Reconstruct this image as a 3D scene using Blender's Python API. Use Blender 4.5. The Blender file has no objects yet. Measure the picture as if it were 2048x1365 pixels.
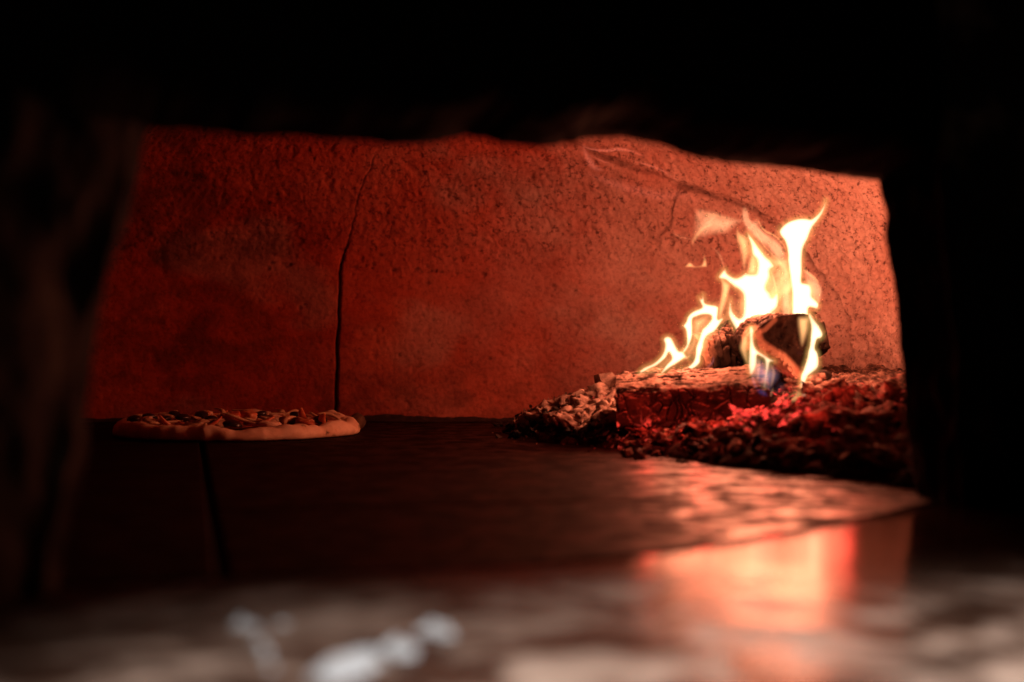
import bpy, bmesh, math, random
import numpy as np
from mathutils import Vector, Matrix

# ------------------------------------------------------------------ camera, world, light, exposure
sc = bpy.context.scene
C = sc.collection
H, F, CX, CY = 0.127, 2844.4, 1024.0, 682.5        # camera height, focal length (photo pixels), centre
cam_d = bpy.data.cameras.new('camera')
cam_d.lens = 50; cam_d.sensor_width = 36
cam_d.clip_start = 0.02; cam_d.clip_end = 60
cam_d.dof.use_dof = True
cam_d.dof.focus_distance = 1.96
cam_d.dof.aperture_fstop = 3.0
cam = bpy.data.objects.new('camera', cam_d); C.objects.link(cam)
cam.location = (0, 0, H); cam.rotation_euler = (math.radians(90), 0, 0)
sc.camera = cam

wd = bpy.data.worlds.new('World'); sc.world = wd; wd.use_nodes = True
wd.node_tree.nodes['Background'].inputs[0].default_value = (0.75, 0.85, 1, 1)
wd.node_tree.nodes['Background'].inputs[1].default_value = 0.0012

# unseen spot added to pool light on the landing in front of the oven (out of frame, above the camera)
ROOM_E = 100.0
sl_ = bpy.data.lights.new('room_spot', 'SPOT'); sl_.energy = ROOM_E; sl_.color = (1.0, 0.93, 0.88)
sl_.spot_size = math.radians(45); sl_.spot_blend = 1.0; sl_.shadow_soft_size = 0.06
so_ = bpy.data.objects.new('room_spot', sl_); C.objects.link(so_); so_.location = (0.16, 0.30, 1.15)
so_.rotation_euler = (Vector((0.17, 0.38, 0)) - so_.location).to_track_quat('-Z', 'Y').to_euler()

vs = sc.view_settings
vs.view_transform = 'Standard'; vs.look = 'None'; vs.exposure = 0; vs.gamma = 1; vs.use_curve_mapping = False
cy = sc.cycles
cy.max_bounces = 10; cy.diffuse_bounces = 5; cy.glossy_bounces = 4; cy.transparent_max_bounces = 96
cy.volume_bounces = 0; cy.caustics_reflective = False; cy.caustics_refractive = False
cy.sample_clamp_indirect = 2.0; cy.use_denoising = True
try: cy.denoiser = 'OPENIMAGEDENOISE'
except Exception: pass

# ------------------------------------------------------------------ helpers
rng = np.random.default_rng(7); random.seed(7)
def W(px, py, D): return ((px - CX) / F * D, D, H - (py - CY) / F * D)
def smooth(a, b, x):
    t = np.clip((x - a) / (b - a), 0, 1); return t * t * (3 - 2 * t)
def _hash(ix, iy, iz, seed):
    n = (ix.astype(np.int64) * 374761393 + iy.astype(np.int64) * 668265263 + iz.astype(np.int64) * 2147483647 + seed * 1274126177) & 0xffffffff
    n = ((n ^ (n >> 13)) * 1274126177) & 0xffffffff
    n = ((n ^ (n >> 16)) * 2246822519) & 0xffffffff
    return ((n ^ (n >> 15)) & 0xffffff) / float(0xffffff)
def vnoise(x, y, z=0.0, seed=0):
    x, y, z = np.broadcast_arrays(np.asarray(x, float), np.asarray(y, float), np.asarray(z, float))
    xi, yi, zi = np.floor(x), np.floor(y), np.floor(z)
    fx, fy, fz = x - xi, y - yi, z - zi
    fx, fy, fz = [t * t * t * (t * (t * 6 - 15) + 10) for t in (fx, fy, fz)]
    r = 0
    for a in (0, 1):
        for b in (0, 1):
            for c in (0, 1):
                w = (fx if a else 1 - fx) * (fy if b else 1 - fy) * (fz if c else 1 - fz)
                r = r + w * _hash(xi + a, yi + b, zi + c, seed)
    return r * 2 - 1
def fbm(x, y, z=0.0, oct=4, seed=0, gain=0.5):
    r, a, f = 0, 1.0, 1.0
    for i in range(oct):
        c_, s_ = math.cos(0.6 + 1.1 * i), math.sin(0.6 + 1.1 * i); xr = np.asarray(x) * c_ - np.asarray(y) * s_; yr = np.asarray(x) * s_ + np.asarray(y) * c_
        r = r + a * vnoise(xr * f, yr * f, np.asarray(z) * f + 0.37 * i, seed + i * 17); a *= gain; f *= 2.03
    return r
def polydist(px, py, pts):
    """distance to an open polyline"""
    d = np.full(px.shape, 1e9)
    for (ax, ay), (bx, by) in zip(pts[:-1], pts[1:]):
        vx, vy = bx - ax, by - ay
        t = np.clip(((px - ax) * vx + (py - ay) * vy) / (vx * vx + vy * vy + 1e-12), 0, 1)
        d = np.minimum(d, np.hypot(px - ax - t * vx, py - ay - t * vy))
    return d
def catmull(pts, n=6, closed=False):
    P = [np.array(p, float) for p in pts]; out = []
    m = len(P)
    for i in range(m if closed else m - 1):
        if closed: p0, p1, p2, p3 = P[i - 1], P[i], P[(i + 1) % m], P[(i + 2) % m]
        else: p0, p1, p2, p3 = P[max(i - 1, 0)], P[i], P[i + 1], P[min(i + 2, m - 1)]
        for k in range(n):
            t = k / n
            out.append(0.5 * (2 * p1 + (p2 - p0) * t + (2 * p0 - 5 * p1 + 4 * p2 - p3) * t * t + (3 * p1 - p0 - 3 * p2 + p3) * t ** 3))
    if not closed: out.append(P[-1])
    return np.array(out)
def mesh(name, verts, faces, mat=None, parent=None, loc=(0, 0, 0), smooth_shade=True, attrs=None, link=True):
    me = bpy.data.meshes.new(name)
    v = np.asarray(verts, float) - np.asarray(loc, float)
    me.from_pydata(v.tolist(), [], faces if isinstance(faces, list) else faces.tolist())
    if attrs:
        for k, a in attrs.items():
            at = me.attributes.new(k, 'FLOAT', 'POINT'); at.data.foreach_set('value', np.asarray(a, np.float32).ravel())
    if smooth_shade: me.polygons.foreach_set('use_smooth', [True] * len(me.polygons))
    me.update()
    if mat: me.materials.append(mat)
    if not link: return me
    return place(name, me, parent, loc)
def place(name, me, parent=None, loc=(0, 0, 0), rot=(0, 0, 0), scale=(1, 1, 1)):
    o = bpy.data.objects.new(name, me); C.objects.link(o)
    o.rotation_euler = rot; o.scale = scale
    if parent is not None:
        o.parent = parent; o.location = Vector(loc) - Vector(parent.location)
    else: o.location = loc
    return o
def thing(name, label, cat, loc=(0, 0, 0), group=None):
    o = bpy.data.objects.new(name, None); C.objects.link(o); o.location = loc; o.empty_display_size = 0.02
    return tag(o, label, cat, group)
def tag(o, label=None, cat=None, group=None, kind=None):
    if label: o['label'] = label
    if cat: o['category'] = cat
    if group: o['group'] = group
    if kind: o['kind'] = kind
    return o
def grid_faces(n, m, off=0, wrap=False):
    """n rows x m columns"""
    i = np.arange(n - 1)[:, None]; j = np.arange(m if wrap else m - 1)[None, :]
    j2 = (j + 1) % m
    a = i * m + j; b = i * m + j2; c = (i + 1) * m + j2; d = (i + 1) * m + j
    return np.stack([a, b, c, d], -1).reshape(-1, 4) + off

# ------------------------------------------------------------------ materials
def new_mat(name):
    m = bpy.data.materials.new(name); m.use_nodes = True
    nt = m.node_tree; return m, nt, nt.nodes['Principled BSDF']
def N(nt, t, **kw):
    n = nt.nodes.new(t)
    for k, v in kw.items():
        if k.startswith('i_'):
            key = k[2:]; n.inputs[int(key) if key.isdigit() else key].default_value = v
        else: setattr(n, k, v)
    return n
def noise_ramp(nt, scale, stops, detail=6, rough=0.6, vec=None, dist=0.0):
    tc = N(nt, 'ShaderNodeNewGeometry') if vec is None else None
    no = N(nt, 'ShaderNodeTexNoise'); no.inputs['Scale'].default_value = scale; no.inputs['Detail'].default_value = detail
    no.inputs['Roughness'].default_value = rough; no.inputs['Distortion'].default_value = dist
    nt.links.new(vec if vec is not None else tc.outputs['Position'], no.inputs['Vector'])
    cr = N(nt, 'ShaderNodeValToRGB')
    el = cr.color_ramp.elements
    while len(el) < len(stops): el.new(0.5)
    for e, (p, c) in zip(el, stops):
        e.position = p; e.color = (c[0], c[1], c[2], 1) if len(c) == 3 else c
    nt.links.new(no.outputs['Fac'], cr.inputs['Fac'])
    return cr.outputs['Color'], no.outputs['Fac']
def mix(nt, fac, a, b, mode='MIX'):
    m = N(nt, 'ShaderNodeMix', data_type='RGBA', blend_type=mode)
    for s, v in ((m.inputs[0], fac), (m.inputs[6], a), (m.inputs[7], b)):
        if hasattr(v, 'links') or hasattr(v, 'is_linked'): nt.links.new(v, s)
        elif isinstance(v, (int, float)): s.default_value = v
        else: s.default_value = (*v, 1)
    return m.outputs[2]
def bump(nt, bs, hsock, strength, dist, prev=None):
    b = N(nt, 'ShaderNodeBump'); b.inputs['Strength'].default_value = strength; b.inputs['Distance'].default_value = dist
    nt.links.new(hsock, b.inputs['Height'])
    if prev is not None: nt.links.new(prev, b.inputs['Normal'])
    nt.links.new(b.outputs[0], bs.inputs['Normal'])
    return b.outputs[0]
def attr(nt, name): return N(nt, 'ShaderNodeAttribute', attribute_name=name).outputs['Fac']
def maprange(nt, s, a, b, c, d):
    m = N(nt, 'ShaderNodeMapRange'); nt.links.new(s, m.inputs[0])
    for i, v in zip((1, 2, 3, 4), (a, b, c, d)): m.inputs[i].default_value = v
    return m.outputs[0]

def mat_wall():
    m, nt, b = new_mat('fired_clay_plaster')
    col, _ = noise_ramp(nt, 7, [(0.28, (0.30, 0.032, 0.013)), (0.5, (0.44, 0.056, 0.022)), (0.72, (0.54, 0.090, 0.040))], 8, 0.62)
    fine, ff = noise_ramp(nt, 160, [(0.3, (0.55, 0.5, 0.5)), (0.55, (1, 1, 1))], 4, 0.6)
    c = mix(nt, 0.7, col, fine, 'MULTIPLY')
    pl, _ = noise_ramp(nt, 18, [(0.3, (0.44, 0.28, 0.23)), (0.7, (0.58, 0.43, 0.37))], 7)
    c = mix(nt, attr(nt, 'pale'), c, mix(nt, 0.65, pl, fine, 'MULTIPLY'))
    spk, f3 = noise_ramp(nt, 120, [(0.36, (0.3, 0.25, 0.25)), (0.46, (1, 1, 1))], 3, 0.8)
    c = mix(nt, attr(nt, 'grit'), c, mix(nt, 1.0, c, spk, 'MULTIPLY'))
    c = mix(nt, attr(nt, 'stain_shade'), c, (0.045, 0.016, 0.012))
    nt.links.new(c, b.inputs['Base Color'])
    b.inputs['Roughness'].default_value = 0.95; b.inputs['Specular IOR Level'].default_value = 0.12
    p = bump(nt, b, ff, 0.85, 0.0024)
    return m
def mat_simple(name, stops, scale, rough, spec=0.3, bscale=None, bstr=0.4, bdist=0.002, detail=6):
    m, nt, b = new_mat(name)
    col, f = noise_ramp(nt, scale, stops, detail)
    nt.links.new(col, b.inputs['Base Color'])
    b.inputs['Roughness'].default_value = rough; b.inputs['Specular IOR Level'].default_value = spec
    if bscale:
        _, f2 = noise_ramp(nt, bscale, [(0, (0, 0, 0)), (1, (1, 1, 1))], 5)
        bump(nt, b, f2, bstr, bdist)
    return m
def mat_char(name='charred_wood', glow=1.0, ash_amt=1.0, ash_lo=0.35, ash_hi=0.8, q=1.0):
    m, nt, b = new_mat(name)
    ch, f = noise_ramp(nt, 60, [(0.3, (0.018 * q, 0.012 * q, 0.010 * q)), (0.6, (0.05 * q, 0.03 * q, 0.022 * q)), (0.8, (0.11 * q, 0.06 * q, 0.04 * q))], 6)
    ash, fa = noise_ramp(nt, 120, [(0.3, (0.20, 0.13, 0.10)), (0.7, (0.52, 0.36, 0.29))], 6)
    geo = N(nt, 'ShaderNodeNewGeometry'); sep = N(nt, 'ShaderNodeSeparateXYZ'); nt.links.new(geo.outputs['True Normal'], sep.inputs[0])
    up = maprange(nt, sep.outputs[2], ash_lo, ash_hi, 0, ash_amt)
    nz, _ = noise_ramp(nt, 45, [(0.36, (0, 0, 0)), (0.52, (1, 1, 1))], 7)
    mm = N(nt, 'ShaderNodeMath', operation='MULTIPLY'); nt.links.new(up, mm.inputs[0]); nt.links.new(nz, mm.inputs[1])
    inv = maprange(nt, attr(nt, 'crack'), 0.2, 0.75, 1, 0)
    m2 = N(nt, 'ShaderNodeMath', operation='MULTIPLY'); nt.links.new(mm.outputs[0], m2.inputs[0]); nt.links.new(inv, m2.inputs[1])
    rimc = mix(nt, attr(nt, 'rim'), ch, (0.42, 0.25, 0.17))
    nt.links.new(mix(nt, m2.outputs[0], rimc, ash), b.inputs['Base Color'])
    b.inputs['Roughness'].default_value = 0.95; b.inputs['Specular IOR Level'].default_value = 0.06
    bump(nt, b, f, 0.6, 0.002)
    g = N(nt, 'ShaderNodeMath', operation='MULTIPLY'); nt.links.new(attr(nt, 'glow'), g.inputs[0]); g.inputs[1].default_value = glow
    b.inputs['Emission Color'].default_value = (1.0, 0.05, 0.03, 1)
    nt.links.new(g.outputs[0], b.inputs['Emission Strength'])
    return m
def mat_ember(name, strength, thr):
    m, nt, b = new_mat(name)
    add = N(nt, 'ShaderNodeNewGeometry')
    col, f = noise_ramp(nt, 90, [(0.35, (0.02, 0.013, 0.011)), (0.6, (0.30, 0.17, 0.13))], 5, vec=add.outputs[0])
    nt.links.new(col, b.inputs['Base Color']); b.inputs['Roughness'].default_value = 0.9
    g, f2 = noise_ramp(nt, 130, [(thr, (0, 0, 0)), (thr + 0.16, (1, 1, 1))], 4, vec=add.outputs[0])
    em = N(nt, 'ShaderNodeMath', operation='MULTIPLY'); nt.links.new(g, em.inputs[0]); em.inputs[1].default_value = strength
    b.inputs['Emission Color'].default_value = (1.0, 0.052, 0.038, 1)
    nt.links.new(em.outputs[0], b.inputs['Emission Strength'])
    bump(nt, b, f, 0.8, 0.002)
    return m
def mat_flame(name, col, s):
    m = bpy.data.materials.new(name); m.use_nodes = True; nt = m.node_tree
    for n in list(nt.nodes):
        if n.type != 'OUTPUT_MATERIAL': nt.nodes.remove(n)
    e = N(nt, 'ShaderNodeEmission'); e.inputs[0].default_value = (*col, 1); e.inputs[1].default_value = s
    out = [n for n in nt.nodes if n.type == 'OUTPUT_MATERIAL'][0]
    nt.links.new(e.outputs[0], out.inputs['Volume'])
    return m
def mat_landing():
    m, nt, b = new_mat('worn_landing_stone')
    dust, f = noise_ramp(nt, 15, [(0.44, (0, 0, 0)), (0.60, (1, 1, 1))], 6, 0.6, dist=1.0)
    base, f2 = noise_ramp(nt, 30, [(0.3, (0.025, 0.012, 0.008)), (0.7, (0.085, 0.042, 0.028))], 6)
    pale, f3 = noise_ramp(nt, 40, [(0.3, (0.20, 0.12, 0.085)), (0.7, (0.50, 0.37, 0.30))], 6)
    d2 = N(nt, 'ShaderNodeMath', operation='MULTIPLY'); nt.links.new(dust, d2.inputs[0]); nt.links.new(attr(nt, 'dust'), d2.inputs[1])
    nt.links.new(mix(nt, d2.outputs[0], base, pale), b.inputs['Base Color'])
    rr_ = N(nt, 'ShaderNodeMath', operation='MAXIMUM'); nt.links.new(maprange(nt, d2.outputs[0], 0, 1, 0.17, 0.5), rr_.inputs[0]); nt.links.new(maprange(nt, attr(nt, 'polish'), 0, 1, 0.5, 0.17), rr_.inputs[1])
    nt.links.new(rr_.outputs[0], b.inputs['Roughness'])
    pol = attr(nt, 'polish')
    nt.links.new(maprange(nt, pol, 0, 1, 0.008, 0.014), b.inputs['Specular IOR Level'])
    _, fb = noise_ramp(nt, 22, [(0, (0, 0, 0)), (1, (1, 1, 1))], 3)
    bump(nt, b, fb, 0.05, 0.003)
    return m
def mat_hearth():
    m, nt, b = new_mat('hearth_stone')
    geo = N(nt, 'ShaderNodeNewGeometry'); sep = N(nt, 'ShaderNodeSeparateXYZ'); nt.links.new(geo.outputs['Position'], sep.inputs[0])
    _, wn = noise_ramp(nt, 26, [(0, (0, 0, 0)), (1, (1, 1, 1))], 8, 0.65, dist=0.6)
    ad = N(nt, 'ShaderNodeMath', operation='MULTIPLY_ADD'); nt.links.new(wn, ad.inputs[0]); ad.inputs[1].default_value = 0.16; nt.links.new(sep.outputs[0], ad.inputs[2])
    worn = maprange(nt, ad.outputs[0], 0.155, 0.215, 0, 1)                       # polished by the peel on the right
    patch, _ = noise_ramp(nt, 30, [(0.42, (0.05,) * 3), (0.58, (1,) * 3)], 9, 0.68, dist=0.5)
    half = maprange(nt, ad.outputs[0], -0.38, 0.10, 0, 0.55)
    wm = N(nt, 'ShaderNodeMath', operation='MAXIMUM'); nt.links.new(worn, wm.inputs[0]); nt.links.new(half, wm.inputs[1])
    w2 = N(nt, 'ShaderNodeMath', operation='MULTIPLY'); nt.links.new(wm.outputs[0], w2.inputs[0]); nt.links.new(patch, w2.inputs[1])
    base, f = noise_ramp(nt, 14, [(0.3, (0.004, 0.0018, 0.0015)), (0.7, (0.011, 0.004, 0.003))], 8)
    wb, f = noise_ramp(nt, 40, [(0.3, (0.02, 0.009, 0.006)), (0.7, (0.05, 0.022, 0.015))], 8)
    nt.links.new(mix(nt, w2.outputs[0], base, wb), b.inputs['Base Color'])
    nt.links.new(maprange(nt, w2.outputs[0], 0, 1, 0.75, 0.30), b.inputs['Roughness'])
    nt.links.new(maprange(nt, w2.outputs[0], 0, 1, 0.035, 0.26), b.inputs['Specular IOR Level'])
    _, fb = noise_ramp(nt, 120, [(0, (0, 0, 0)), (1, (1, 1, 1))], 5)
    bump(nt, b, fb, 0.10, 0.001)
    return m
M = {}
M['wall'] = mat_wall()
M['soot'] = mat_simple('sooty_black_stone', [(0.3, (0.002, 0.0016, 0.0015)), (0.55, (0.006, 0.0045, 0.0035)), (0.72, (0.11, 0.075, 0.05))], 13, 0.8, 0.12, 70, 0.5, 0.003)  # brown patches paint in edge highlights the lamps leave out
M['soot_lintel'] = mat_simple('thick_black_soot', [(0.3, (0.0012, 0.001, 0.001)), (0.7, (0.003, 0.0022, 0.002))], 16, 0.9, 0.04)
M['vault'] = mat_simple('fired_brick_vault', [(0.3, (0.10, 0.030, 0.018)), (0.7, (0.22, 0.065, 0.035))], 10, 0.95, 0.1)
M['joint'] = mat_simple('dark_joint_dust', [(0.3, (0.008, 0.006, 0.005)), (0.7, (0.03, 0.018, 0.014))], 60, 0.95, 0.1)
M['hearth'] = mat_hearth()
M['landing'] = mat_landing()
M['char'] = mat_char()
M['char_dark'] = mat_char('charred_end_grain', 1.0, 0.35, 0.5, 0.95, 0.5)
M['ash'] = mat_simple('grey_wood_ash', [(0.3, (0.26, 0.17, 0.14)), (0.55, (0.52, 0.38, 0.31)), (0.8, (0.68, 0.54, 0.46))], 90, 0.95, 0.15, 260, 0.7, 0.0015)
M['coal'] = mat_simple('black_charcoal', [(0.3, (0.010, 0.008, 0.007)), (0.6, (0.03, 0.02, 0.016)), (0.8, (0.12, 0.07, 0.05))], 120, 0.7, 0.35, 200, 0.6, 0.002)
M['brown_coal'] = mat_simple('dusty_charcoal', [(0.36, (0.03, 0.015, 0.012)), (0.5, (0.22, 0.12, 0.09)), (0.70, (0.55, 0.36, 0.28))], 110, 0.9, 0.2, 200, 0.7, 0.002)
M['ember'] = mat_ember('glowing_ember', 1.7, 0.47)
M['ember_dim'] = mat_ember('dim_ember', 0.9, 0.52)
FC = (1.0, 0.74, 0.47)
S_CORE, S_MID, S_VEIL, S_RED, S_BLUE = 150.0, 110.0, 34.0, 26.0, 16.0
M['f_core'] = mat_flame('flame_white_hot', FC, S_CORE)
M['f_mid'] = mat_flame('flame_yellow', (1.0, 0.46, 0.165), S_MID)
M['f_edge'] = mat_flame('flame_yellow_edge', (1.0, 0.56, 0.15), S_MID)
M['f_veil'] = mat_flame('flame_orange_veil', (1.0, 0.43, 0.20), S_VEIL)
M['f_red'] = mat_flame('flame_red_wisp', (1.0, 0.22, 0.13), S_RED)
M['f_blue'] = mat_flame('flame_blue_base', (0.22, 0.24, 1.0), S_BLUE)
M['f_violet'] = mat_flame('flame_violet_base', (0.7, 0.42, 0.62), S_BLUE)
M['dough'] = mat_simple('baked_dough', [(0.27, (0.06, 0.025, 0.012)), (0.37, (0.62, 0.40, 0.25)), (0.55, (0.76, 0.55, 0.38)), (0.8, (0.80, 0.62, 0.45))], 45, 0.75, 0.3, 300, 0.35, 0.001)
M['sauce'] = mat_simple('tomato_and_cheese', [(0.3, (0.30, 0.04, 0.02)), (0.55, (0.46, 0.14, 0.06)), (0.75, (0.62, 0.40, 0.20))], 55, 0.4, 0.5, 150, 0.5, 0.002)
M['olive'] = mat_simple('black_olive', [(0.3, (0.012, 0.008, 0.008)), (0.7, (0.03, 0.018, 0.014))], 50, 0.3, 0.5)
M['onion'] = mat_simple('cooked_onion', [(0.3, (0.50, 0.32, 0.18)), (0.7, (0.66, 0.48, 0.30))], 60, 0.4, 0.5)
M['tomato'] = mat_simple('cooked_tomato', [(0.3, (0.50, 0.08, 0.03)), (0.7, (0.68, 0.30, 0.14))], 60, 0.35, 0.5)
M['mushroom'] = mat_simple('mushroom_slice', [(0.3, (0.22, 0.12, 0.07)), (0.7, (0.48, 0.30, 0.18))], 70, 0.6, 0.3)
M['burnt'] = mat_simple('burnt_crust', [(0.3, (0.03, 0.016, 0.01)), (0.7, (0.16, 0.08, 0.04))], 60, 0.7, 0.3)
M['flour'] = mat_simple('white_flour', [(0.3, (0.50, 0.52, 0.55)), (0.7, (0.74, 0.77, 0.80))], 120, 0.9, 0.1, 400, 0.5, 0.001)

# ------------------------------------------------------------------ the oven: vault, back wall, mouth
oven = thing('pizza_oven', 'wood-fired clay oven chamber with a soot-black mouth around the fire', 'oven', (0, 1.5, 0))
CEN = np.array([-0.15, 1.55])
plan_back = [(-1.05, 0.95), (-1.15, 1.35), (-1.16, 1.75), (-1.06, 2.05), (-0.80, 2.22), (-0.45, 2.275), (-0.10, 2.26), (0.20, 2.215), (0.40, 2.14), (0.53, 2.04), (0.60, 1.90), (0.62, 1.72), (0.625, 1.50), (0.60, 1.28)]
pb = catmull(plan_back, 40)
def arc(p):
    return np.concatenate([[0], np.cumsum(np.hypot(*(np.diff(p, axis=0).T)))])
s_pb = arc(pb)
ZV, ZC = 0.235, 0.60
def dome(px, py, v):
    """v = 0..ZV vertical wall, then angle"""
    t = np.clip((v - ZV) / 0.36, 0, math.pi / 2 / 1.0)
    s = np.cos(t); z = np.where(v < ZV, v, ZV + (ZC - ZV) * np.sin(t))
    return CEN[0] + (px - CEN[0]) * s, CEN[1] + (py - CEN[1]) * s, z
# fine lining of the back and right wall: a surface with real relief
step = 0.0019
s0 = s_pb[np.argmin(np.hypot(pb[:, 0] + 1.02, pb[:, 1] - 2.08))]
s1 = s_pb[np.argmin(np.hypot(pb[:, 0] - 0.62, pb[:, 1] - 1.62))]
su = np.arange(s0, s1, step); vv = np.arange(-0.01, 0.60, step)
ux = np.interp(su, s_pb, pb[:, 0]); uy = np.interp(su, s_pb, pb[:, 1])
UX, V = np.meshgrid(ux, vv); UY, _ = np.meshgrid(uy, vv); SU, _ = np.meshgrid(su, vv)
X, Y, Z = dome(UX, UY, V)
nrm = np.stack([CEN[0] - X, CEN[1] - Y, np.where(V > ZV, -(V - ZV) * 2.2, 0)], -1)
nrm /= np.linalg.norm(nrm, axis=-1, keepdims=True)
PX = CX + X / Y * F; PY = CY - (Z - H) / Y * F          # where each point lies in the photograph, for the cracks
hgt = 0.006 * fbm(SU * 4, V * 5, 0, 3, 3) + 0.0010 * fbm(SU * 26, V * 26, 0, 3, 11)
rough_zone = smooth(560, 480, PY + 25 * fbm(SU * 9, V * 9, 0, 2, 5)) * 0.75 + smooth(1350, 1650, PX) * 0.7 + 0.25
hgt += np.clip(rough_zone, 0.2, 1.1) * ((0.0012 + 0.0012 * smooth(1450, 1650, PX)) * fbm(SU * 120, V * 120, 0, 3, 21, 0.7))
pit = np.clip(fbm(SU * 60, V * 60, 0, 2, 33) - 0.62, 0, 1)
hgt -= 0.006 * pit * np.clip(rough_zone + 0.2, 0, 1)
# brush / straw marks in the plaster
for k in range(150):
    x0, y0 = rng.uniform(760, 1480), rng.normal(440, 60); a = rng.normal(1.2, 0.6); L = rng.uniform(8, 26)
    if k > 110: x0, y0, a, L = rng.uniform(300, 1200), rng.uniform(300, 520), rng.normal(0.2, 0.6), rng.uniform(14, 50)
    x1, y1 = x0 + L * math.cos(a), y0 + L * math.sin(a)
    jj = np.searchsorted(PX[120], [min(x0, x1) - 8, max(x0, x1) + 8]) if False else None
    msk = (np.abs(PX - (x0 + x1) / 2) < L / 2 + 6) & (np.abs(PY - (y0 + y1) / 2) < L / 2 + 6)
    if msk.any():
        d = polydist(PX[msk], PY[msk], [(x0, y0), (x1, y1)])
        hgt[msk] += (0.0011 if rng.random() < 0.4 else -0.0016) * np.exp(-(d / 1.9) ** 2)
def along(pts, wob, seed):
    c = catmull(pts, 10); t = np.arange(len(c))
    c[:, 0] += wob * fbm(t * 0.23, t * 0 + seed, 0, 3, seed); c[:, 1] += 0.5 * wob * fbm(t * 0.23, t * 0 + seed, 0, 3, seed + 5); return c
stain_shade = np.zeros_like(X)  # soot marks, plus groove shade and left-side darkness put into the colour
crack = along([(748, 305), (735, 345), (715, 388), (706, 440), (693, 490), (683, 530), (677, 580), (675, 650), (674, 720), (673, 780), (671, 840)], 2.2, 4)
m_ = (PX > 620) & (PX < 790)
d = polydist(PX[m_], PY[m_], crack)
wid = np.interp(PY[m_], [300, 480, 520, 700, 840], [1.3, 1.3, 1.9, 2.2, 2.6])
dep = np.interp(PY[m_], [300, 480, 530, 840], [0.003, 0.004, 0.013, 0.016])
hgt[m_] -= dep * np.exp(-(d / wid) ** 2)
stain_shade[m_] = np.maximum(stain_shade[m_], 0.85 * np.exp(-(d / (wid * 1.1)) ** 2))
side = np.interp(PY, crack[:, 1], crack[:, 0])
hgt += 0.0035 * smooth(-3, 5, PX - side) * smooth(470, 540, PY) * smooth(500, 0, PX - side)
# the step where the outer lining broke away
edge = along([(1120, 262), (1180, 290), (1270, 322), (1370, 362), (1480, 398), (1560, 440), (1610, 490), (1650, 545), (1688, 592), (1706, 650), (1716, 700), (1722, 780), (1722, 900)], 6, 9)
poly_in = np.vstack([edge, [[2600, 900], [2600, 0], [1120, 0]]])
def inside(px, py, poly):
    r = np.zeros(px.shape, bool); n = len(poly)
    for i in range(n):
        x1, y1 = poly[i]; x2, y2 = poly[(i + 1) % n]
        c = ((y1 > py) != (y2 > py)); 
        if abs(y2 - y1) < 1e-9: continue
        r ^= c & (px < (x2 - x1) * (py - y1) / (y2 - y1) + x1)
    return r
m_ = (PX > 1080)
ins = inside(PX[m_], PY[m_], poly_in); d = polydist(PX[m_], PY[m_], edge) * np.where(ins, 1, -1)
amt = np.interp(PX[m_], [1120, 1250, 1400, 1550, 1720], [0.002, 0.004, 0.006, 0.008, 0.010])
hgt[m_] += amt * smooth(-3, 7, d + 2.5 * fbm(SU[m_] * 60, V[m_] * 60, 0, 2, 77))
hgt[m_] += 0.016 * smooth(0, 130, d) * smooth(1300, 1600, PX[m_]) - 0.012 * smooth(-70, -4, d) * smooth(1500, 1640, PX[m_]) * (d < 0)
hgt[m_] -= 0.016 * np.exp(-((d + 8) / 4.5) ** 2) * smooth(-0.7, 0.2, fbm(SU[m_] * 22, V[m_] * 22, 0, 2, 79))
stain_shade[m_] = np.maximum(stain_shade[m_], 0.6 * np.exp(-((d + 8) / 5.0) ** 2) * smooth(-0.45, 0.5, fbm(SU[m_] * 30, V[m_] * 30, 0, 2, 78)))  # shade along the step groove painted into the colour
crack2 = along([(1372, 364), (1356, 392), (1350, 425), (1342, 450), (1325, 470)], 3, 14)
m_ = (PX > 1280) & (PX < 1420) & (PY < 520); d = polydist(PX[m_], PY[m_], crack2)
hgt[m_] -= 0.004 * np.exp(-(d / 2.4) ** 2); stain_shade[m_] = np.maximum(stain_shade[m_], 0.4 * np.exp(-(d / 3.2) ** 2))
# pits and dark specks along the old day-work line
for k in range(46):
    x0 = rng.choice([rng.uniform(560, 900), rng.uniform(250, 1250)]); y0 = np.interp(x0, [250, 560, 900, 1300], [500, 528, 545, 600]) + (rng.normal(0, 2.2) if k < 26 else rng.normal(40, 70))
    r = rng.uniform(1.4, 3.8); msk = (np.abs(PX - x0) < 4 * r) & (np.abs(PY - y0) < 4 * r)
    g = np.exp(-(((PX[msk] - x0) / 1.5) ** 2 + (PY[msk] - y0) ** 2) / r ** 2)
    hgt[msk] -= 0.004 * g; stain_shade[msk] = np.maximum(stain_shade[msk], 0.55 * g)
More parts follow.
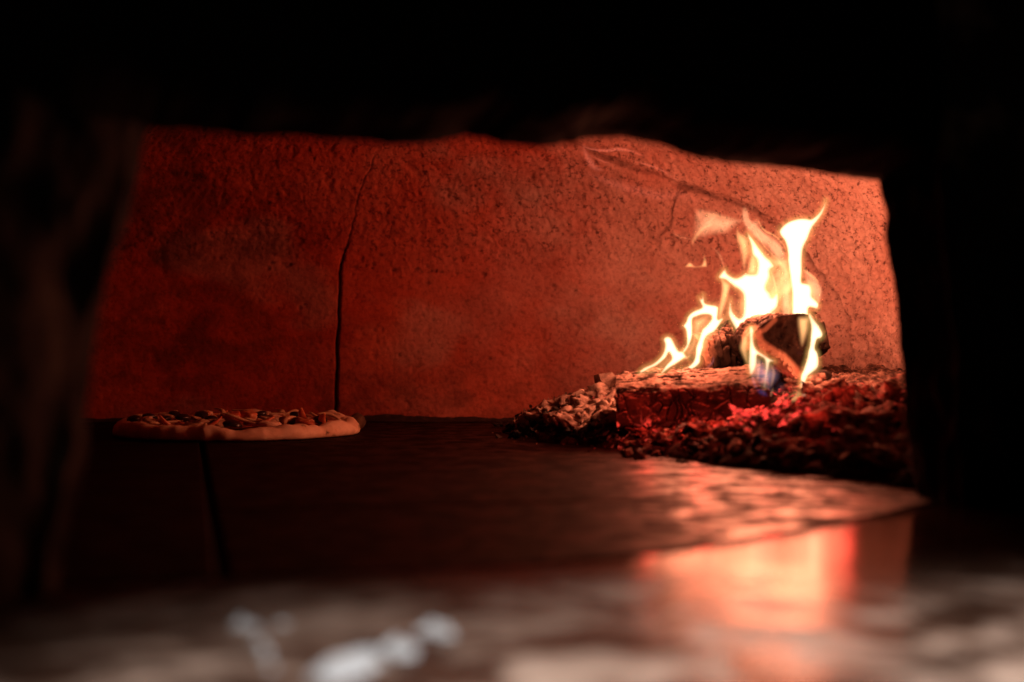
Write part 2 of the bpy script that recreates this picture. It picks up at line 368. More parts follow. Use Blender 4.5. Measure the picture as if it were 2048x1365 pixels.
# soot clouds; the wide left ones also paint in the light falloff
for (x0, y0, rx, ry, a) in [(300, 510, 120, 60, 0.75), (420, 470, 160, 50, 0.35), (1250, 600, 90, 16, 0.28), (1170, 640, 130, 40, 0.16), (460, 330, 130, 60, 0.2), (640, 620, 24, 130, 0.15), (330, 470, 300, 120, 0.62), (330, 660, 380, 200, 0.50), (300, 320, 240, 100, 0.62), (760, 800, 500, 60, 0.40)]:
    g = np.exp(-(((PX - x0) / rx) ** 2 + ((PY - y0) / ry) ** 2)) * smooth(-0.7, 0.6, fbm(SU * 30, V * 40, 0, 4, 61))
    stain_shade = np.maximum(stain_shade, a * g)
stain_shade = np.clip(stain_shade + 0.14 * smooth(0.1, 0.8, fbm(SU * 7, V * 14, 0, 4, 91)), 0, 1)
pale = np.clip(0.95 * smooth(560, 1760, PX + 200 * fbm(SU * 6, V * 8, 0, 4, 23)) + 0.25 * smooth(0.2, 0.9, fbm(SU * 5, V * 9, 0, 4, 29)), 0, 1)  # light falloff painted in: deep red at left to pale by the fire
P = np.stack([X, Y, Z], -1) + nrm * (hgt + 0.012)[..., None]
bw = mesh('back_wall', P.reshape(-1, 3), grid_faces(*X.shape), M['wall'], oven, (0, 2.2, 0), attrs={'stain_shade': stain_shade, 'pale': pale, 'grit': np.clip(0.25 + 0.65 * rough_zone, 0, 1)})
bw['label'] = 'cracked reddish clay plaster wall curving round behind the fire'

# closed vault behind the lining (coarse), open at the mouth
loop = np.vstack([pb, catmull([(0.60, 1.28), (0.38, 1.27), (0.10, 1.12), (-0.16, 0.98), (-0.5, 0.90), (-1.05, 0.95)], 10)[1:-1]])
sl = arc(loop); uu = np.linspace(0, sl[-1], 160); lx = np.interp(uu, sl, loop[:, 0]); ly = np.interp(uu, sl, loop[:, 1])
va = np.concatenate([np.linspace(-0.01, ZV, 8), np.linspace(ZV, ZV + 0.36 * math.pi / 2, 20)[1:]])
LX, VA = np.meshgrid(lx, va); LY, _ = np.meshgrid(ly, va)
LX = CEN[0] + (LX - CEN[0]) * 1.012; LY = CEN[1] + (LY - CEN[1]) * 1.012
X2, Y2, Z2 = dome(LX, LY, VA); Z2 = Z2 * 1.02
fc = grid_faces(*X2.shape)
flat = np.stack([X2, Y2, Z2], -1).reshape(-1, 3)
cen = flat[fc].mean(1); s_end = s_pb[-1]
uflat = np.meshgrid(uu, va)[0].reshape(-1)[fc].mean(1)
keep = ~((uflat > s_end - 0.02) & (cen[:, 2] < 0.33) & (cen[:, 0] > -0.45) & (cen[:, 0] < 0.56))
mesh('vault', flat, fc[keep], M['vault'], oven, (0, 1.5, 0))

# mouth: jambs and lintel of sooty stone
def jamb(name, Bb, Bt, Fb, Ft, outx, outy_b, outy_f, seed, label, ridge):
    nz, n1, n2, n3 = 90, 24, 44, 24
    zs = np.linspace(-0.01, 0.42, nz)
    rows = []
    for z in zs:
        t = z / 0.25
        B = np.array(Bb) + (np.array(Bt) - np.array(Bb)) * t; Fr = np.array(Fb) + (np.array(Ft) - np.array(Fb)) * t
        a = np.linspace(0, 1, n1)[:, None]; b_ = np.linspace(0, 1, n2)[:, None]
        p = [np.array([outx, outy_b]) * (1 - a) + B * a, B * (1 - b_) + Fr * b_, Fr * (1 - a) + np.array([outx, outy_f]) * a]
        q = np.vstack([p[0][:-1], p[1][:-1], p[2]])
        for _ in range(3):                                    # soften the arrises
            q[1:-1] = 0.25 * q[:-2] + 0.5 * q[1:-1] + 0.25 * q[2:]
        rows.append(q)
    R = np.array(rows); Zr = np.broadcast_to(zs[:, None], R.shape[:2])
    s = np.sign(outx)
    along_ = np.linspace(0, 1, R.shape[1])[None, :]
    rid = sum(a * np.exp(-(((along_ - c) / w) ** 2)) for c, w, a in ridge)
    dis = 0.008 * fbm(R[..., 0] * 14, R[..., 1] * 14, Zr * 14, 4, seed) + rid * (1 + 0.5 * fbm(Zr * 12, Zr * 0 + seed, 0, 2, seed + 3))
    R = R.copy(); R[..., 0] -= s * dis; R[..., 1] -= dis * 0.4
    V_ = np.concatenate([R, Zr[..., None]], -1)
    o = mesh(name, V_.reshape(-1, 3), grid_faces(*R.shape[:2]), M['soot'], oven, (Bb[0], Bb[1], 0))
    o['label'] = label
    return o
jamb('jamb', (-0.234, 0.745), (-0.214, 0.84), (-0.262, 0.60), (-0.246, 0.70), -0.95, 0.80, 0.58, 31, 'left jamb of the mouth, black with a brown edge highlight', [(0.36, 0.03, 0.004)])
jamb('jamb', (0.337, 1.185), (0.298, 1.16), (0.356, 1.085), (0.325, 1.05), 0.95, 1.30, 1.02, 47, 'right jamb of the mouth, black sooty stone', [(0.68, 0.035, 0.005)])
low = catmull([(150, 274), (275, 268), (330, 265), (420, 268), (500, 279), (600, 278), (720, 288), (800, 293), (870, 290), (920, 277), (960, 281), (1000, 292), (1080, 297), (1130, 290), (1180, 280), (1250, 282), (1310, 292), (1370, 315), (1450, 330), (1560, 340), (1650, 352), (1752, 364), (1860, 378)], 14)
Dl = np.interp(low[:, 0], [150, 275, 1752, 1860], [0.80, 0.84, 1.16, 1.19])
t = np.arange(len(low)); low[:, 1] += 2.2 * fbm(t * 0.21, t * 0, 0, 3, 8)
lb = np.array([W(a, b, dd) for (a, b), dd in zip(low, Dl)])
lb = np.vstack([[(-1.0, 0.62, lb[0, 2])], lb, [(1.0, 1.35, lb[-1, 2])]])
prof = [(0, 0.45), (0, 0.25), (0, 0.12), (0, 0.05), (0, 0.02), (-0.002, 0.006), (-0.007, 0.0), (-0.02, 0.002), (-0.045, 0.004), (-0.07, 0.008), (-0.09, 0.014), (-0.105, 0.026), (-0.11, 0.05), (-0.112, 0.10), (-0.113, 0.2), (-0.113, 0.45)]
rows = []
for k, (dy, dz) in enumerate(prof):
    q = lb.copy(); q[:, 1] += dy; q[:, 0] -= dy * 0.3; q[:, 2] += dz
    q[:, 2] += 0.35 * dz * 0
    if k not in (4, 5, 6): q[:, 1] += 0.006 * fbm(q[:, 0] * 22, q[:, 2] * 22, dy * 20, 3, 66); q[:, 2] += (0.005 if k > 6 else 0) * np.abs(fbm(q[:, 0] * 18, dy * 30, 0, 3, 67))
    rows.append(q)
R = np.array(rows)
lo = mesh('lintel', R.reshape(-1, 3), grid_faces(*R.shape[:2]), M['soot_lintel'], oven, (0, 1.0, 0.25)); lo['label'] = 'rough black lintel with a wavy lower edge'

# ------------------------------------------------------------------ hearth floor, tiles, landing
hf = mesh('hearth_floor', [(-1.3, 0.05, -0.012), (0.9, 0.05, -0.012), (0.9, 2.7, -0.012), (-1.3, 2.7, -0.012)], [[0, 1, 2, 3]], M['joint'], None, (0, 1.5, -0.012)); tag(hf, kind='structure')
cut = [(-1.0, 0.52), (-0.243, 0.735), (-0.142, 0.765), (-0.007, 0.805), (0.083, 0.852), (0.18, 0.945), (0.269, 1.04), (0.34, 1.125), (0.75, 1.65)]
def clip(poly, a, b, off):
    """keep the part to the left of a->b, moved off inwards"""
    n = np.array([-(b[1] - a[1]), b[0] - a[0]]); n = n / np.linalg.norm(n); out = []
    for i in range(len(poly)):
        p, q = np.array(poly[i]), np.array(poly[(i + 1) % len(poly)])
        dp, dq = (p - a) @ n - off, (q - a) @ n - off
        if dp >= 0: out.append(tuple(p))
        if dp * dq < 0: out.append(tuple(p + (q - p) * dp / (dp - dq)))
    return out
ea, eb = np.array([0.975, 0.224]), np.array([-0.224, 0.975]); o0 = np.array([-0.2675, 1.2535])
TS = 0.355; TA = 0.62
def prism(name, poly, top, bot, mat, parent, bev=0.003):
    bm = bmesh.new(); vs_ = [bm.verts.new((x, y, top)) for x, y in poly]; f = bm.faces.new(vs_)
    if f.normal.z < 0: f.normal_flip()
    r = bmesh.ops.extrude_face_region(bm, geom=[f])
    for v in [g for g in r['geom'] if isinstance(g, bmesh.types.BMVert)]: v.co.z = bot
    bm.normal_update()
    bmesh.ops.bevel(bm, geom=[e for e in bm.edges if abs(e.verts[0].co.z - top) < 1e-6 and abs(e.verts[1].co.z - top) < 1e-6], offset=bev, segments=2, affect='EDGES', profile=0.5)
    bmesh.ops.recalc_face_normals(bm, faces=bm.faces[:])
    c = np.mean(poly, 0); bmesh.ops.translate(bm, verts=bm.verts[:], vec=(-c[0], -c[1], 0))
    me = bpy.data.meshes.new(name); bm.to_mesh(me); bm.free(); me.materials.append(mat)
    return place(name, me, parent, (c[0], c[1], 0))
for i in range(-3, 5):
    for j in range(-4, 5):
        jo = 0.5 * TS * 0
        g = 0.0028; gj = 0.0007
        q = [o0 + ea * (i * TA + g) + eb * (j * TS + gj - 0.19), o0 + ea * ((i + 1) * TA - g) + eb * (j * TS + gj - 0.19),
             o0 + ea * ((i + 1) * TA - g) + eb * ((j + 1) * TS - gj - 0.19), o0 + ea * (i * TA + g) + eb * ((j + 1) * TS - gj - 0.19)]
        poly = [tuple(p) for p in q]
        for a, b in zip(cut[:-1], cut[1:]):
            if len(poly) > 2: poly = clip(poly, np.array(a), np.array(b), 0.004)
        if len(poly) < 3: continue
        c = np.mean(poly, 0)
        if c[1] > 2.4 or c[0] < -1.1 or c[0] > 0.75: continue
        worn = c[0] > 0.02 and c[1] < 1.5
        prism('hearth_tile', poly, -0.0008 * rng.random(), -0.03, M['hearth'], hf)
# landing slab in front
cc = catmull(cut, 12); n = 120
xs = cc[:, 0]; rows = []
for t in np.concatenate([[0, 0.0, 0.004, 0.012], np.linspace(0.03, 1, n)]):
    rows.append(np.stack([xs, (cc[:, 1] - 0.003) * (1 - t) + 0.02 * t], -1))
R = np.array(rows); Zl = np.zeros(R.shape[:2]); Zl[0] = -0.011; Zl[1] = -0.002; Zl[2] = -0.0005
Zl[3:] += 0.0004 * fbm(R[3:, :, 0] * 9, R[3:, :, 1] * 9, 0, 2, 5)
dust = smooth(0.80, 0.55, R[..., 1] + 0.10 * fbm(R[..., 0] * 6, R[..., 1] * 6, 0, 3, 15) - 0.28 * smooth(0.15, 0.5, R[..., 0]))
polish = np.clip(smooth(-0.16, 0.06, R[..., 0] + 0.05 * fbm(R[..., 0] * 9, R[..., 1] * 9, 0, 3, 19)) + 0.12, 0, 1)
ld = mesh('landing', np.concatenate([R, Zl[..., None]], -1).reshape(-1, 3), grid_faces(*R.shape[:2]), M['landing'], None, (0, 0.5, 0), attrs={'dust': dust, 'polish': polish}); tag(ld, kind='structure')

# ------------------------------------------------------------------ ash bed
front = [(0.02, 2.40), (0.012, 2.10), (0.006, 1.965), (0.045, 1.80), (0.11, 1.68), (0.175, 1.555), (0.26, 1.40), (0.33, 1.27), (0.36, 1.16)]
fpoly = np.array(front + [(0.9, 1.1), (0.9, 2.6), (0.02, 2.6)])
def bed_height(x, y):
    ins = inside(x, y, fpoly); d = polydist(x, y, front) * np.where(ins, 1, -1)
    d = d + 0.018 * fbm(x * 22, y * 22, 0, 3, 41)
    h = 0.080 * (1 - np.exp(-np.clip(d, 0, 1) * (9 + 5 * smooth(0.14, 0.02, x))))
    h = h * (0.55 + 0.45 * smooth(1.25, 1.75, y))
    dip = np.exp(-(((x - 0.25) / 0.13) ** 2 + ((y - 1.65) / 0.07) ** 2)); h = h * (1 - 0.46 * dip)
    h = h * (1 - 0.55 * smooth(2.02, 2.2, y) * smooth(0.3, 0.0, x))
    return np.where(d > 0, h + 0.002, -0.02), d
def bed_rel(x, y):
    a = 0.4 + 0.6 * smooth(0.2, 0.4, x)
    return a * 0.012 * np.abs(fbm(x * 26, y * 26, 0, 3, 43)) + 0.0032 * fbm(x * 110, y * 110, 0, 2, 44)
gx = np.arange(-0.12, 0.60, 0.0028); gy = np.arange(1.13, 2.36, 0.0034)
GX, GY = np.meshgrid(gx, gy); hh, dd = bed_height(GX, GY)
jx = GX + 0.0016 * fbm(GX * 140, GY * 140, 3, 2, 71); jy = GY + 0.0016 * fbm(GX * 140, GY * 140, 9, 2, 72)
hz = hh + bed_rel(GX, GY) * smooth(0, 0.03, dd)
fcs = grid_faces(*GX.shape); ok = (hh.reshape(-1)[fcs] > 0).any(1)
used = np.unique(fcs[ok]); remap = -np.ones(GX.size, int); remap[used] = np.arange(len(used))
def mat_bed():
    m, nt, b = new_mat('ash_and_charcoal_bed')
    c1, f = noise_ramp(nt, 75, [(0.36, (0.012, 0.009, 0.008)), (0.5, (0.09, 0.052, 0.04)), (0.68, (0.40, 0.27, 0.21))], 8, 0.7)
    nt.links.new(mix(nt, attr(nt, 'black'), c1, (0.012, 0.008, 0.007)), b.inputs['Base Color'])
    b.inputs['Roughness'].default_value = 0.95; b.inputs['Specular IOR Level'].default_value = 0.1
    bump(nt, b, f, 0.8, 0.003)
    g, f2 = noise_ramp(nt, 110, [(0.55, (0, 0, 0)), (0.68, (1, 1, 1))], 4)
    e = N(nt, 'ShaderNodeMath', operation='MULTIPLY'); nt.links.new(g, e.inputs[0]); nt.links.new(attr(nt, 'glow'), e.inputs[1])
    b.inputs['Emission Color'].default_value = (1, 0.07, 0.04, 1); nt.links.new(e.outputs[0], b.inputs['Emission Strength'])
    return m
M['bed'] = mat_bed()
glow = 1.6 * np.exp(-(((GX - 0.315) / 0.045) ** 2 + ((GY - 1.655) / 0.05) ** 2)) + 0.9 * np.exp(-(((GX - 0.15) / 0.035) ** 2 + ((GY - 1.675) / 0.03) ** 2)) + 0.5 * np.exp(-(((GX - 0.40) / 0.05) ** 2 + ((GY - 1.66) / 0.07) ** 2)) + 0.5 * np.exp(-(((GX - 0.22) / 0.05) ** 2 + ((GY - 1.655) / 0.02) ** 2))
glow = glow + 0.30 * smooth(0.24, 0.34, GX) * smooth(1.40, 1.55, GY) * smooth(1.85, 1.7, GY)
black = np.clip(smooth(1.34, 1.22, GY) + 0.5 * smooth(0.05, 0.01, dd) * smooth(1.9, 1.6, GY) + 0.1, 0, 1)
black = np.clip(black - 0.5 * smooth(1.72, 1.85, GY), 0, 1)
vb = np.stack([jx, jy, hz], -1).reshape(-1, 3)[used]
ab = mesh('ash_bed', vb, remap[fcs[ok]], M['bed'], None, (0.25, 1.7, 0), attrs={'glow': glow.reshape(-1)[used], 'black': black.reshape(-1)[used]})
tag(ab, 'bed of crumbled ash and charcoal heaped in the right corner', 'ash', kind='stuff')

# ash swept against the foot of the back wall
sw = np.linspace(s0 + 0.05, s_pb[np.argmin(np.hypot(pb[:, 0] - 0.12, pb[:, 1] - 2.24))], 420)
wx = np.interp(sw, s_pb, pb[:, 0]); wy = np.interp(sw, s_pb, pb[:, 1]); rows = []
wid_ = 0.035 + 0.022 * fbm(sw * 9, sw * 0, 0, 3, 5)
for t in np.linspace(0, 1, 14):
    dx_, dy_ = CEN[0] - wx, CEN[1] - wy; L_ = np.hypot(dx_, dy_); dd_ = 0.006 + wid_ * t
    x = wx + dx_ / L_ * dd_; y = wy + dy_ / L_ * dd_
    rows.append(np.stack([x, y, 0.0006 + (0.011 + 0.008 * fbm(sw * 16, sw * 0 + 2, 0, 3, 6)) * (1 - t) ** 2.2 + 0.0018 * np.abs(fbm(x * 120, y * 120, 0, 2, 7)) * (1 - t)], -1))
Rw = np.array(rows)
tag(mesh('swept_ash', Rw.reshape(-1, 3), grid_faces(*Rw.shape[:2]), M['coal'], None, (-0.3, 2.2, 0)), 'thin drift of dark ash swept along the foot of the back wall', 'ash', kind='stuff')

# ------------------------------------------------------------------ logs
def loft_log(name, A, B, section, nl, na, label, mat, seed, cell=(0.018, 0.014), depth=0.005, twist=0.0, taper=(1, 1), glowfn=None, capr=9, rimfn=None, bend=0.0, cap_depth=0.006, updir=(0, 0, 1), crw=0.13, topcalm=0.0):
    A, B = Vector(A), Vector(B); ax = (B - A).normalized(); L = (B - A).length
    side = ax.cross(Vector(updir)).normalized(); up = side.cross(ax).normalized()
    sec = catmull(section, 12, closed=True); s = arc(np.vstack([sec, sec[:1]])); tt = np.linspace(0, s[-1], na, endpoint=False)
    sec = np.stack([np.interp(tt, s, np.append(sec[:, k], sec[0, k])) for k in (0, 1)], -1)
    per = s[-1]; ctr = sec.mean(0)
    tang = np.roll(sec, -1, 0) - np.roll(sec, 1, 0); nr = np.stack([tang[:, 1], -tang[:, 0]], -1); nr /= np.linalg.norm(nr, axis=1, keepdims=True)
    if ((sec - ctr) * nr).sum() < 0: nr = -nr
    r_ = np.random.default_rng(seed)
    ncell = int(L * per / (cell[0] * cell[1])) + 1
    cp = np.stack([r_.uniform(0, L, ncell), r_.uniform(0, per, ncell)], -1); cp = np.vstack([cp, cp + [0, per], cp - [0, per]])
    U, T = np.meshgrid(np.linspace(0, L, nl), tt, indexing='ij')
    q = np.stack([U.ravel() + 0.004 * fbm(U * 70, T * 70, 0, 2, seed).ravel(), T.ravel() + 0.004 * fbm(U * 70, T * 70, 5, 2, seed).ravel()], -1)
    d1 = np.full(len(q), 9.0); d2 = np.full(len(q), 9.0)
    for c in cp:
        dd_ = np.hypot((q[:, 0] - c[0]) / cell[0], (q[:, 1] - c[1]) / cell[1])
        d2 = np.where(dd_ < d1, d1, np.minimum(d2, dd_)); d1 = np.minimum(d1, dd_)
    ck = (1 - smooth(0.0, crw, d2 - d1)).reshape(U.shape) * smooth(-0.75, 0.15, fbm(U * 40, T * 40, 2, 2, seed + 8))
    ck = ck * (1 - topcalm * smooth(0.35, 0.8, nr[:, 1]))[None, :]
    if topcalm: ck = np.maximum(ck, 0.7 * smooth(0.86, 1.0, 1 - np.abs(fbm(U * 14, T * 90, 1, 3, seed + 12))) * smooth(0.2, 0.7, nr[:, 1])[None, :])
    disp = -depth * ck + 0.0022 * fbm(U * 22, T * 22, 0, 3, seed + 2) + 0.0012 * fbm(U * 150, T * 150, 0, 2, seed + 4)
    verts, crk = [], []
    def ring(u, scale, dsp, c):
        f = u / L; sc_ = taper[0] + (taper[1] - taper[0]) * f
        p = (ctr + (sec - ctr) * scale * sc_) + nr * dsp[:, None] * (1 if scale > 0.95 else 0.5 if scale > 0.9 else 0)
        for k in range(na): verts.append(A + ax * float(u + cap_off[k]) + side * float(p[k, 0]) + up * float(p[k, 1] + bend * math.sin(math.pi * f)))
        crk.extend(c.tolist())
    cap_off = np.zeros(na)
    def cap(u, i, order, sgn):
        nonlocal cap_off
        for sc_ in order:
            pp = ctr + (sec - ctr) * sc_
            cap_off = sgn * (-cap_depth * (1 - sc_ ** 4) + 0.004 * fbm(pp[:, 0] * 80, pp[:, 1] * 80, 0, 4, seed + 30 + i)) * (1 if sc_ < 0.985 else 0.3)
            ring(u, sc_, disp[i], np.clip(ck[i] * (sc_ > 0.9), 0, 1))
        cap_off = np.zeros(na)
    ords = list(np.linspace(0.02, 0.985, 30))
    cap(0, 0, ords, -1)
    for i in range(nl): ring(U[i, 0], 1.0, disp[i], ck[i])
    cap(L, -1, ords[::-1], 1)
    nr_ = nl + 2 * len(ords); fcs_ = grid_faces(nr_, na, wrap=True).tolist()
    fcs_.append(list(range(na))[::-1]); fcs_.append([(nr_ - 1) * na + k for k in range(na)])
    v = np.array([tuple(x) for x in verts]); crk = np.array(crk)
    gl = np.zeros(len(v)) if glowfn is None else glowfn(v, crk)
    rim = np.zeros(len(v)) if rimfn is None else rimfn(v, crk)
    base = (float(v[:, 0].mean()), float(v[:, 1].mean()), float(v[:, 2].min()))
    root = thing(name, label, 'log', base, 'burning logs')
    nb = len(ords) * na
    fa = np.array(fcs_[:-2]); row = fa.min(1) // na
    def piece(nm, sel, extra):
        ff = fa[sel].tolist() + extra; us = np.unique(np.concatenate([np.array(f_) for f_ in ff])); rm = -np.ones(len(v), int); rm[us] = np.arange(len(us))
        o = mesh(nm, v[us], [[int(rm[i]) for i in f_] for f_ in ff], mat, root, base, attrs={'crack': crk[us], 'glow': gl[us], 'rim': rim[us]})
        return o
    n0, n1_ = len(ords), len(ords) + nl - 1
    piece('cut_end', row < n0, [fcs_[-2]]); piece('charred_side', (row >= n0) & (row < n1_), []); piece('cut_end', row >= n1_, [fcs_[-1]])
    return root
# long front billet: section is (toward/away, up); side = ax x up -> for an axis along +X this is -Y
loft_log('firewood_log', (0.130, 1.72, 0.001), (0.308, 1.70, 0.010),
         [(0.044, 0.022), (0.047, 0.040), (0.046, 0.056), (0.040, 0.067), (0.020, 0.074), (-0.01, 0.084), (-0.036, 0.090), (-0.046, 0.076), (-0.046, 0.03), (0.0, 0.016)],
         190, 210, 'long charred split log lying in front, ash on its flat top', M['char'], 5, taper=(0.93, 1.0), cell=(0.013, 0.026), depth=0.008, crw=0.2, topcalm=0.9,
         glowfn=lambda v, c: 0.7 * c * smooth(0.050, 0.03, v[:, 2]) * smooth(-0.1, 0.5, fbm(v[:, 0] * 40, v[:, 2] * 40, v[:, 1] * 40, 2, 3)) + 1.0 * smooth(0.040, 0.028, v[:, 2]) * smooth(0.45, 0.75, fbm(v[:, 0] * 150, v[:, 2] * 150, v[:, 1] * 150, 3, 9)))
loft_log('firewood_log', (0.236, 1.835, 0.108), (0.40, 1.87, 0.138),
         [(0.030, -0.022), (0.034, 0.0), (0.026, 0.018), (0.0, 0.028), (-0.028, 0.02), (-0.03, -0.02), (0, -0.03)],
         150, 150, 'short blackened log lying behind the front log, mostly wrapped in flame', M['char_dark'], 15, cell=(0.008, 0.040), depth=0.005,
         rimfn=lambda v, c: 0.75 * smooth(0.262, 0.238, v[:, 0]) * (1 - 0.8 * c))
# wedge pointing at the camera
wsec_px = [(1504, 672), (1522, 650), (1563, 633), (1616, 632), (1624, 660), (1613, 735), (1604, 772), (1588, 757), (1560, 724), (1522, 706), (1506, 692)]
D0 = 1.705; cpx = (1566, 700)
wsec = [((a - cpx[0]) / F * D0, -(b - cpx[1]) / F * D0) for a, b in wsec_px]
Aw = W(*cpx, D0); Bw = (Aw[0] - 0.02, Aw[1] + 0.19, Aw[2] + 0.004)
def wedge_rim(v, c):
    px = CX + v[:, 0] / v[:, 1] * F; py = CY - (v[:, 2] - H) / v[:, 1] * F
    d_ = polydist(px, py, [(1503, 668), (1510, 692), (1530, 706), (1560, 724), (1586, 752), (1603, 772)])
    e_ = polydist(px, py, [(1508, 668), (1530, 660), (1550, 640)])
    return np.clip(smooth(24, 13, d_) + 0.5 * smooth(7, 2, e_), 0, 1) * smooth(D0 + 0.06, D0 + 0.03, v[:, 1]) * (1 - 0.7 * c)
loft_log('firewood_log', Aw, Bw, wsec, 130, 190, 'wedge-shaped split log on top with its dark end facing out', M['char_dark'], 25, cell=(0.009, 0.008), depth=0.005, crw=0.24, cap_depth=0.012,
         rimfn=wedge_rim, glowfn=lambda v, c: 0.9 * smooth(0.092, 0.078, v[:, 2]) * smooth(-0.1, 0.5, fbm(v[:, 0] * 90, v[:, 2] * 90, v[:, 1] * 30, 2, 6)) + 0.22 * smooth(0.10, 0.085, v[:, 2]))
loft_log('firewood_log', (0.292, 1.775, 0.064), (0.375, 1.75, 0.064),
         [(0.024, -0.026), (0.03, 0.0), (0.022, 0.022), (0, 0.028), (-0.024, 0.02), (-0.028, -0.02), (0, -0.032)],
         80, 120, 'dark log stub underneath the wedge log behind blue flame', M['char_dark'], 35, cell=(0.015, 0.015), depth=0.004,
         glowfn=lambda v, c: 0.6 * c * smooth(0.07, 0.05, v[:, 2]))

# ------------------------------------------------------------------ coals
def lump_mesh(name, seed, kind, mat):
    r_ = np.random.default_rng(seed); bm = bmesh.new()
    if kind == 'hull':
        for k in range(16):
            p = r_.uniform(-1, 1, 3) * np.array([1, 0.75, 0.65]); p = p / max(1e-3, np.max(np.abs(p))) * r_.uniform(0.7, 1) * np.array([1, 0.8, 0.7]); bm.verts.new(p)
        res = bmesh.ops.convex_hull(bm, input=bm.verts[:])
        bmesh.ops.delete(bm, geom=[v for v in bm.verts if not v.link_faces], context='VERTS')
        sm = False
    else:
        bmesh.ops.create_icosphere(bm, subdivisions=3, radius=1.0)
        P_ = np.array([v.co for v in bm.verts]); n_ = fbm(P_[:, 0] * 1.4 + seed, P_[:, 1] * 1.4, P_[:, 2] * 1.4, 4, seed)
        rd = np.abs(fbm(P_[:, 0] * 2.6 + seed, P_[:, 1] * 2.6, P_[:, 2] * 2.6, 3, seed + 5))
        for v, a, b in zip(bm.verts, n_, rd): v.co = v.co * float(0.98 + 0.42 * a - 0.50 * b); v.co.z *= 0.75
        sm = True
    me = bpy.data.meshes.new(name); bm.to_mesh(me); bm.free()
    if sm: me.polygons.foreach_set('use_smooth', [True] * len(me.polygons))
    me.materials.append(mat); return me
pool = {k: [lump_mesh('coal_' + k, 100 + 13 * i + hash_, kd, M[m]) for i, kd in enumerate(kinds)] for k, hash_, kinds, m in
        [('ash', 1, ('ico', 'ico', 'ico', 'ico', 'hull'), 'ash'), ('black', 200, ('hull', 'ico', 'ico', 'ico'), 'coal'), ('brown', 400, ('ico', 'ico', 'ico', 'ico', 'hull'), 'brown_coal'), ('ember', 600, ('ico', 'ico', 'hull', 'ico'), 'ember'), ('dim', 800, ('ico', 'hull', 'ico'), 'ember_dim')]}
def bed_z(x, y):
    h, d = bed_height(np.array([x]), np.array([y])); return max(0.0, float(h[0] + bed_rel(np.array([x]), np.array([y]))[0])), float(d[0])
INFO = {'ash': ('ash_lump', 'pale ash-coated lump among many on the left slope of the ember bed', 'ash lumps on the left slope'),
        'black': ('charcoal_lump', 'small black charcoal lump at the foot of the ember bed', 'black charcoal lumps at the foot of the bed'),
        'brown': ('burnt_coal', 'dusty brown burnt coal in the ember bed right of the logs', 'dusty coals right of the logs'),
        'ember': ('glowing_ember', 'glowing red ember under or beside the charred logs', 'glowing embers by the logs'),
        'dim': ('dim_ember', 'dark red half-cooled ember in front of the logs', 'half-cooled embers before the logs')}
def lump(kind, x, y, r, lift=0.25, label=None, sc3=None, name=None, rot=None):
    z, d = bed_z(x, y)
    nm, lb_, gr = INFO[kind]
    me = random.choice(pool[kind])
    e_ = random.choice((1.0, 1.0, 1.15, 1.4)); s = sc3 or (r * e_ * random.uniform(0.85, 1.3), r * random.uniform(0.65, 1.1) / e_ ** 0.5, r * random.uniform(0.6, 1.0) / e_ ** 0.5)
    o = place(name or nm, me, None, (x, y, z + r * lift), rot or (random.uniform(-0.5, 0.5), random.uniform(-0.5, 0.5), random.uniform(0, 6.28)), s)
    return tag(o, label or lb_, 'coal', None if label else gr)
def on_bed(px, py, D0_=1.2, D1_=2.3):
    """first point of the bed seen through that photo point"""
    D = np.arange(D0_, D1_, 0.004); x = (px - CX) / F * D; z = H - (py - CY) / F * D
    h, d = bed_height(x, D); h = h + bed_rel(x, D); hit = np.nonzero((z <= np.maximum(h, 0) + 0.003) | (z <= 0.001))[0]
    return (float(x[hit[0]]), float(D[hit[0]])) if len(hit) else None
def scatter(kind, n, x0, x1, y0, y1, r0, r1, cond=None, lift=0.3):
    k = t_ = 0
    while k < n and t_ < n * 30:
        t_ += 1
        px, py = random.uniform(x0, x1), random.uniform(y0, y1)
        if cond and not cond(px, py): continue
        p = on_bed(px, py)
        if not p or p[1] > 2.2: continue
        lump(kind, p[0], p[1], random.uniform(r0, r1), lift); k += 1
scatter('ash', 100, 1030, 1245, 765, 850, 0.006, 0.017, lambda x, y: y > 850 - (x - 1010) * 0.42 and y < 862)
scatter('ash', 10, 1640, 1760, 755, 790, 0.005, 0.011)
scatter('black', 34, 985, 1260, 825, 885, 0.004, 0.010)
scatter('black', 30, 1260, 1560, 850, 920, 0.004, 0.011)
scatter('brown', 62, 1560, 1800, 765, 940, 0.007, 0.020)
scatter('brown', 40, 1250, 1600, 845, 915, 0.004, 0.012)
scatter('ember', 12, 1235, 1330, 790, 815, 0.004, 0.009, lift=0.5)
scatter('ember', 6, 1340, 1400, 815, 840, 0.004, 0.007, lift=0.6)
scatter('dim', 26, 1560, 1690, 775, 850, 0.005, 0.011)
scatter('dim', 14, 1300, 1560, 835, 870, 0.004, 0.008)
scatter('dim', 12, 1180, 1260, 745, 830, 0.005, 0.010)
# glowing splinters piled against the right end of the front log
for k in range(22):
    p = on_bed(random.uniform(1475, 1590), random.uniform(795, 852))
    if p: lump('ember', p[0], p[1], 0.007, 0.8, sc3=(random.uniform(0.010, 0.026), random.uniform(0.004, 0.008), random.uniform(0.0035, 0.007)), rot=(random.uniform(-.6, .6), random.uniform(-0.9, 0.5), random.uniform(-1.2, 1.2)))
